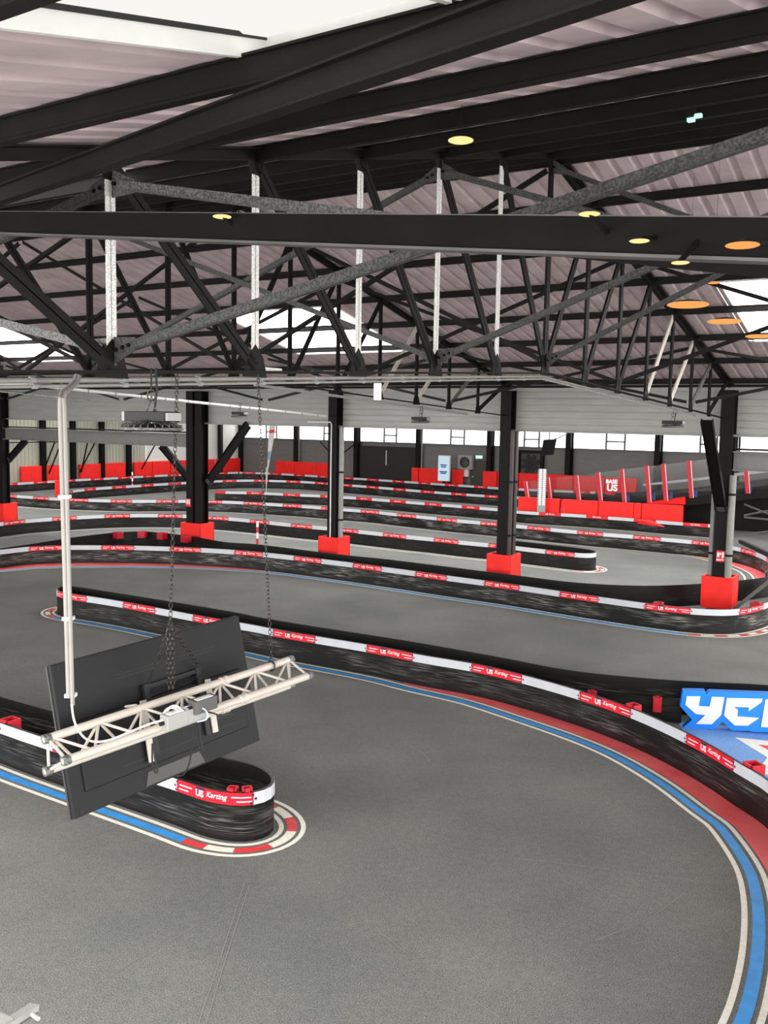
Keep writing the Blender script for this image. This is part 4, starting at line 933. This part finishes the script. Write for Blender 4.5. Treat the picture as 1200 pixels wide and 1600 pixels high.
q = MB(); q.tube(bend+[at(95, 640, 6.25), at(108.5, 1090, 6.17)], .021, 10); q.build('pipe', CONDM, t, smooth=True)
q = MB(); q.tube([p_+Ve((.028, -.02, 0)) for p_ in bend]+[at(101, 640, 6.22), at(113.5, 1102, 6.14)], .014, 8); q.build('pipe', CONDM, t, smooth=True)
q = MB()
for y in (776, 966, 1086):
    c = at(97+(y-640)*.0305, y, 6.2); q.box(c, Ve((.035, 0, 0)), Ve((0, .03, 0)), Z*.012)
q.build('clip', WHITEP, t)
q = MB(); q.tube([at(-20, 610, 6.1), at(95, 621, 6.2), at(140, 625, 6.4)], .004, 6); tag(q.build('tension_wire', GALVD), 'thin wire running left from the top of the upright conduit', 'wire')
# ================================================================== HIGH BAY LAMPS
def highbay(label, p, R, zp, big=False):
    t = thing('high_bay_lamp', label, 'lamp', p); q = MB()
    q.lathe(p, [(0, .0), (R*.93, 0), (R, .012), (R, .03), (R*.86, .05), (R*.3, .062), (0, .062)], Z, 32); q.build('reflector', TVD, t, smooth=True)
    q = MB()
    for i in range(26):
        a = 2*math.pi*i/26; d = Ve((math.cos(a), math.sin(a), 0)); q.bar(p+d*R*.35+Z*.075, p+d*R*.98+Z*.035, .006, .03)
    q.lathe(p+Z*.0, [(R*.99, .01), (R*1.03, .012), (R*1.03, .03), (R*.99, .032)], Z, 32); q.build('cooling_fins', GALVD, t)
    q = MB(); q.box(p+Z*.115, U*R*.95, V*R*.34, Z*.04); dr = q.build('driver_box', TVD, t, bevel=.006)
    q = MB(); q.box(p+Z*.115+U*R*.97, U*.02, V*R*.3, Z*.03); q.box(p+Z*.115-U*R*.97, U*.03, V*R*.3, Z*.035); q.build('end_cap', GREYPL, dr)
    q = MB(); q.tube([p+Z*.155-U*.05, p+Z*.27, p+Z*.155+U*.05], .008, 8); q.tube([p+Z*.155+U*.09, p+Z*.05+U*.1+V*-.05], .008, 6); q.build('bracket', GALVD, t)
    q = MB(); q.tube([p+Z*(.28+.045*math.sin(2*math.pi*k/12))+U*.045*math.cos(2*math.pi*k/12) for k in range(13)], .006, 6); q.build('hook_ring', CHAINM, t)
    q = MB(); q.tube([p+Z*.3, Ve((p.x, p.y, zp))], .007, 6); q.tube([p+Z*.15+U*.03, p+Z*.32+U*.06, Ve((p.x, p.y, zp))+U*.05], .009, 6); q.build('hanger', TVD, t)
p = at(237, 674, 7.3); highbay('nearest dark high bay lamp hanging left of centre below the beige conduit', p, .235, 5.36)
def on_truss(x, y, i, k): return at(x, y, W(UT-SP*i, vE-k*ST).y)
for lb, x, y, i, k in (('small high bay lamp below the white conduit left of the third pillar', 374, 652, 2, 3.2), ('small high bay lamp hanging from the truss left of the second pillar', 657, 661, 1, 2.9), ('small high bay lamp hanging near the foot of the galvanised truss at right', 1051, 668, 0, 2.2)):
    p = on_truss(x, y, i, k); highbay(lb, p, .24, zbm(k)-.05)
WARM = emit('warm reflected glow', (1, .74, .30, 1), 1.05); AMBER = emit('amber reflected glow', (1, .42, .12, 1), .85)
def reflection_disc(label, x, y, Y, wpx, m, ztop=None, rim=REDPAD):  # lamp reflections from the window glass, rebuilt as glowing discs with added mounts
    p = at(x, y, Y); R_ = wpx/2/FPX*Y; t = thing('lamp_reflection', label, 'lamp', p); q = MB(); q.lathe(p, [(0, -.06*R_), (R_*.85, -.06*R_), (R_, .0), (R_, .05*R_), (R_*.9, .1*R_)], Z, 28); q.build('glowing_disc', m, t, smooth=True)
    q = MB(); q.lathe(p, [(R_*.8, .1*R_), (R_*.6, .2*R_), (R_*.3, .25*R_), (0, .25*R_)], Z, 28); q.build('disc_backing', STEEL, t, smooth=True)
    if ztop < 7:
        dd = TIE[1]-TIE[0]; f = TIE[0]+dd*((p-TIE[0]).dot(dd)/dd.dot(dd)); q = MB(); q.tube([p+Z*.2*R_, f], .012, 6); q.build('added_arm', STEEL, t); return
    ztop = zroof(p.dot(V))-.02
    if ztop > p.z+.05: q = MB(); q.tube([p+Z*.2*R_, Ve((p.x, p.y, ztop))], .0018, 6); q.build('added_rod', STEEL, t)
for i, (x, y, Y, w_, m_, zt_, lb) in enumerate(((720, 220, 7.3, 38, WARM, 7.34, 'round warm lamp reflection disc under the ridge, topmost of all'), (347, 339, 5.6, 28, WARM, 6.9, 'round warm lamp reflection disc left of centre just above the long flat beam'),
    (921, 335, 4.0, 32, WARM, 6.6, 'round warm lamp reflection disc right of centre just above the long flat beam'), (610, 361, 5.0, 14, WARM, 6.5, 'tiny warm lamp reflection disc in front of the long flat beam at centre'),
    (999, 377, 3.9, 30, WARM, 6.6, 'round warm lamp reflection disc in front of the long flat beam at right'), (1063, 411, 3.8, 27, WARM, 6.6, 'round warm lamp reflection disc just below the long flat beam at right'),
    (1160, 384, 3.3, 50, AMBER, 6.62, 'thin amber lamp reflection disc in front of the long flat beam at the right edge'), (1075, 477, 14.5, 62, AMBER, 7.9, 'largest amber lamp reflection disc before the far roof slope at right'),
    (1132, 503, 15.5, 50, AMBER, 7.7, 'amber lamp reflection disc lower right of the largest amber disc'), (1115, 442, 13.5, 20, AMBER, 8.2, 'small amber lamp reflection disc above the largest amber disc'), (1186, 526, 16, 40, AMBER, 7.6, 'amber lamp reflection disc at the right edge below the skylight'))):
    reflection_disc(lb, x, y, Y, w_, m_, zt_)
# emergency light under the ridge
p = at(1083, 187, 9.8); t = thing('emergency_light', 'small pair of emergency spotlights below the ridge at upper right', 'lamp', p); q = MB(); q.box(p-U*.02, U*.035, V*.03, Z*.016); q.build('lamp_head', EXITM, t); q = MB(); q.box(p+U*.05+Z*.03, U*.035, V*.03, Z*.016); q.build('lamp_head', EXITM, t)
q = MB(); q.box(p+Z*.09-U*.03, U*.05, V*.03, Z*.06); q.build('bracket', STEEL, t)
# aluminium bracket poking in at the lower left corner
t = thing('rail_bracket', 'aluminium bracket at the lower left corner of the picture', 'bracket', at(20, 1595, 2.2)); q = MB(); a, b = at(-10, 1614, 2.2), at(54, 1573, 2.35); q.bar(a, b, .028, .016); q.build('rail', GREYPL, t)
q = MB(); q.bar(a-Z*.012, b-Z*.012, .02, .01); q.bar(a-Z*.03-Ve((0, .02, 0)), b-Z*.03-Ve((.02, .04, 0)), .05, .01); q.build('web', GREYST, t)
q = MB(); q.tube([at(50, 1585, 2.3), at(60, 1592, 2.28)], .006, 8); q.build('bolt', GREYPL, t)
q = MB(); q.prism([at(-30, 1590, 2.25), at(2, 1582, 2.28), at(20, 1590, 2.26), at(-10, 1612, 2.2)], -Z*.02); q.build('plate', GREYPL, t)
# ================================================================== CAMERA, LIGHT
cd = bpy.data.cameras.new('camera'); cam = bpy.data.objects.new('camera', cd); COL.objects.link(cam)
cd.sensor_fit = 'AUTO'; cd.sensor_width = 36; cd.lens = FPX*36/1600; cd.clip_start = .02; cd.clip_end = 300
R0, UP0, FW = Ve((1, 0, 0)), Ve((0, sp, cp)), Ve((0, cp, -sp))
rt = R0*cr+UP0*sr; up = UP0*cr-R0*sr
cam.matrix_world = Matrix(((rt.x, up.x, -FW.x, 0), (rt.y, up.y, -FW.y, 0), (rt.z, up.z, -FW.z, H), (0, 0, 0, 1)))
S.camera = cam
w = bpy.data.worlds.new('overcast sky'); S.world = w; w.use_nodes = True
bg = w.node_tree.nodes['Background']; bg.inputs[0].default_value = (1, .995, .98, 1); bg.inputs[1].default_value = 5.0
S.view_settings.view_transform = 'Standard'; S.view_settings.look = 'None'; S.view_settings.exposure = 0.27; S.view_settings.gamma = 1
S.view_settings.use_curve_mapping = False
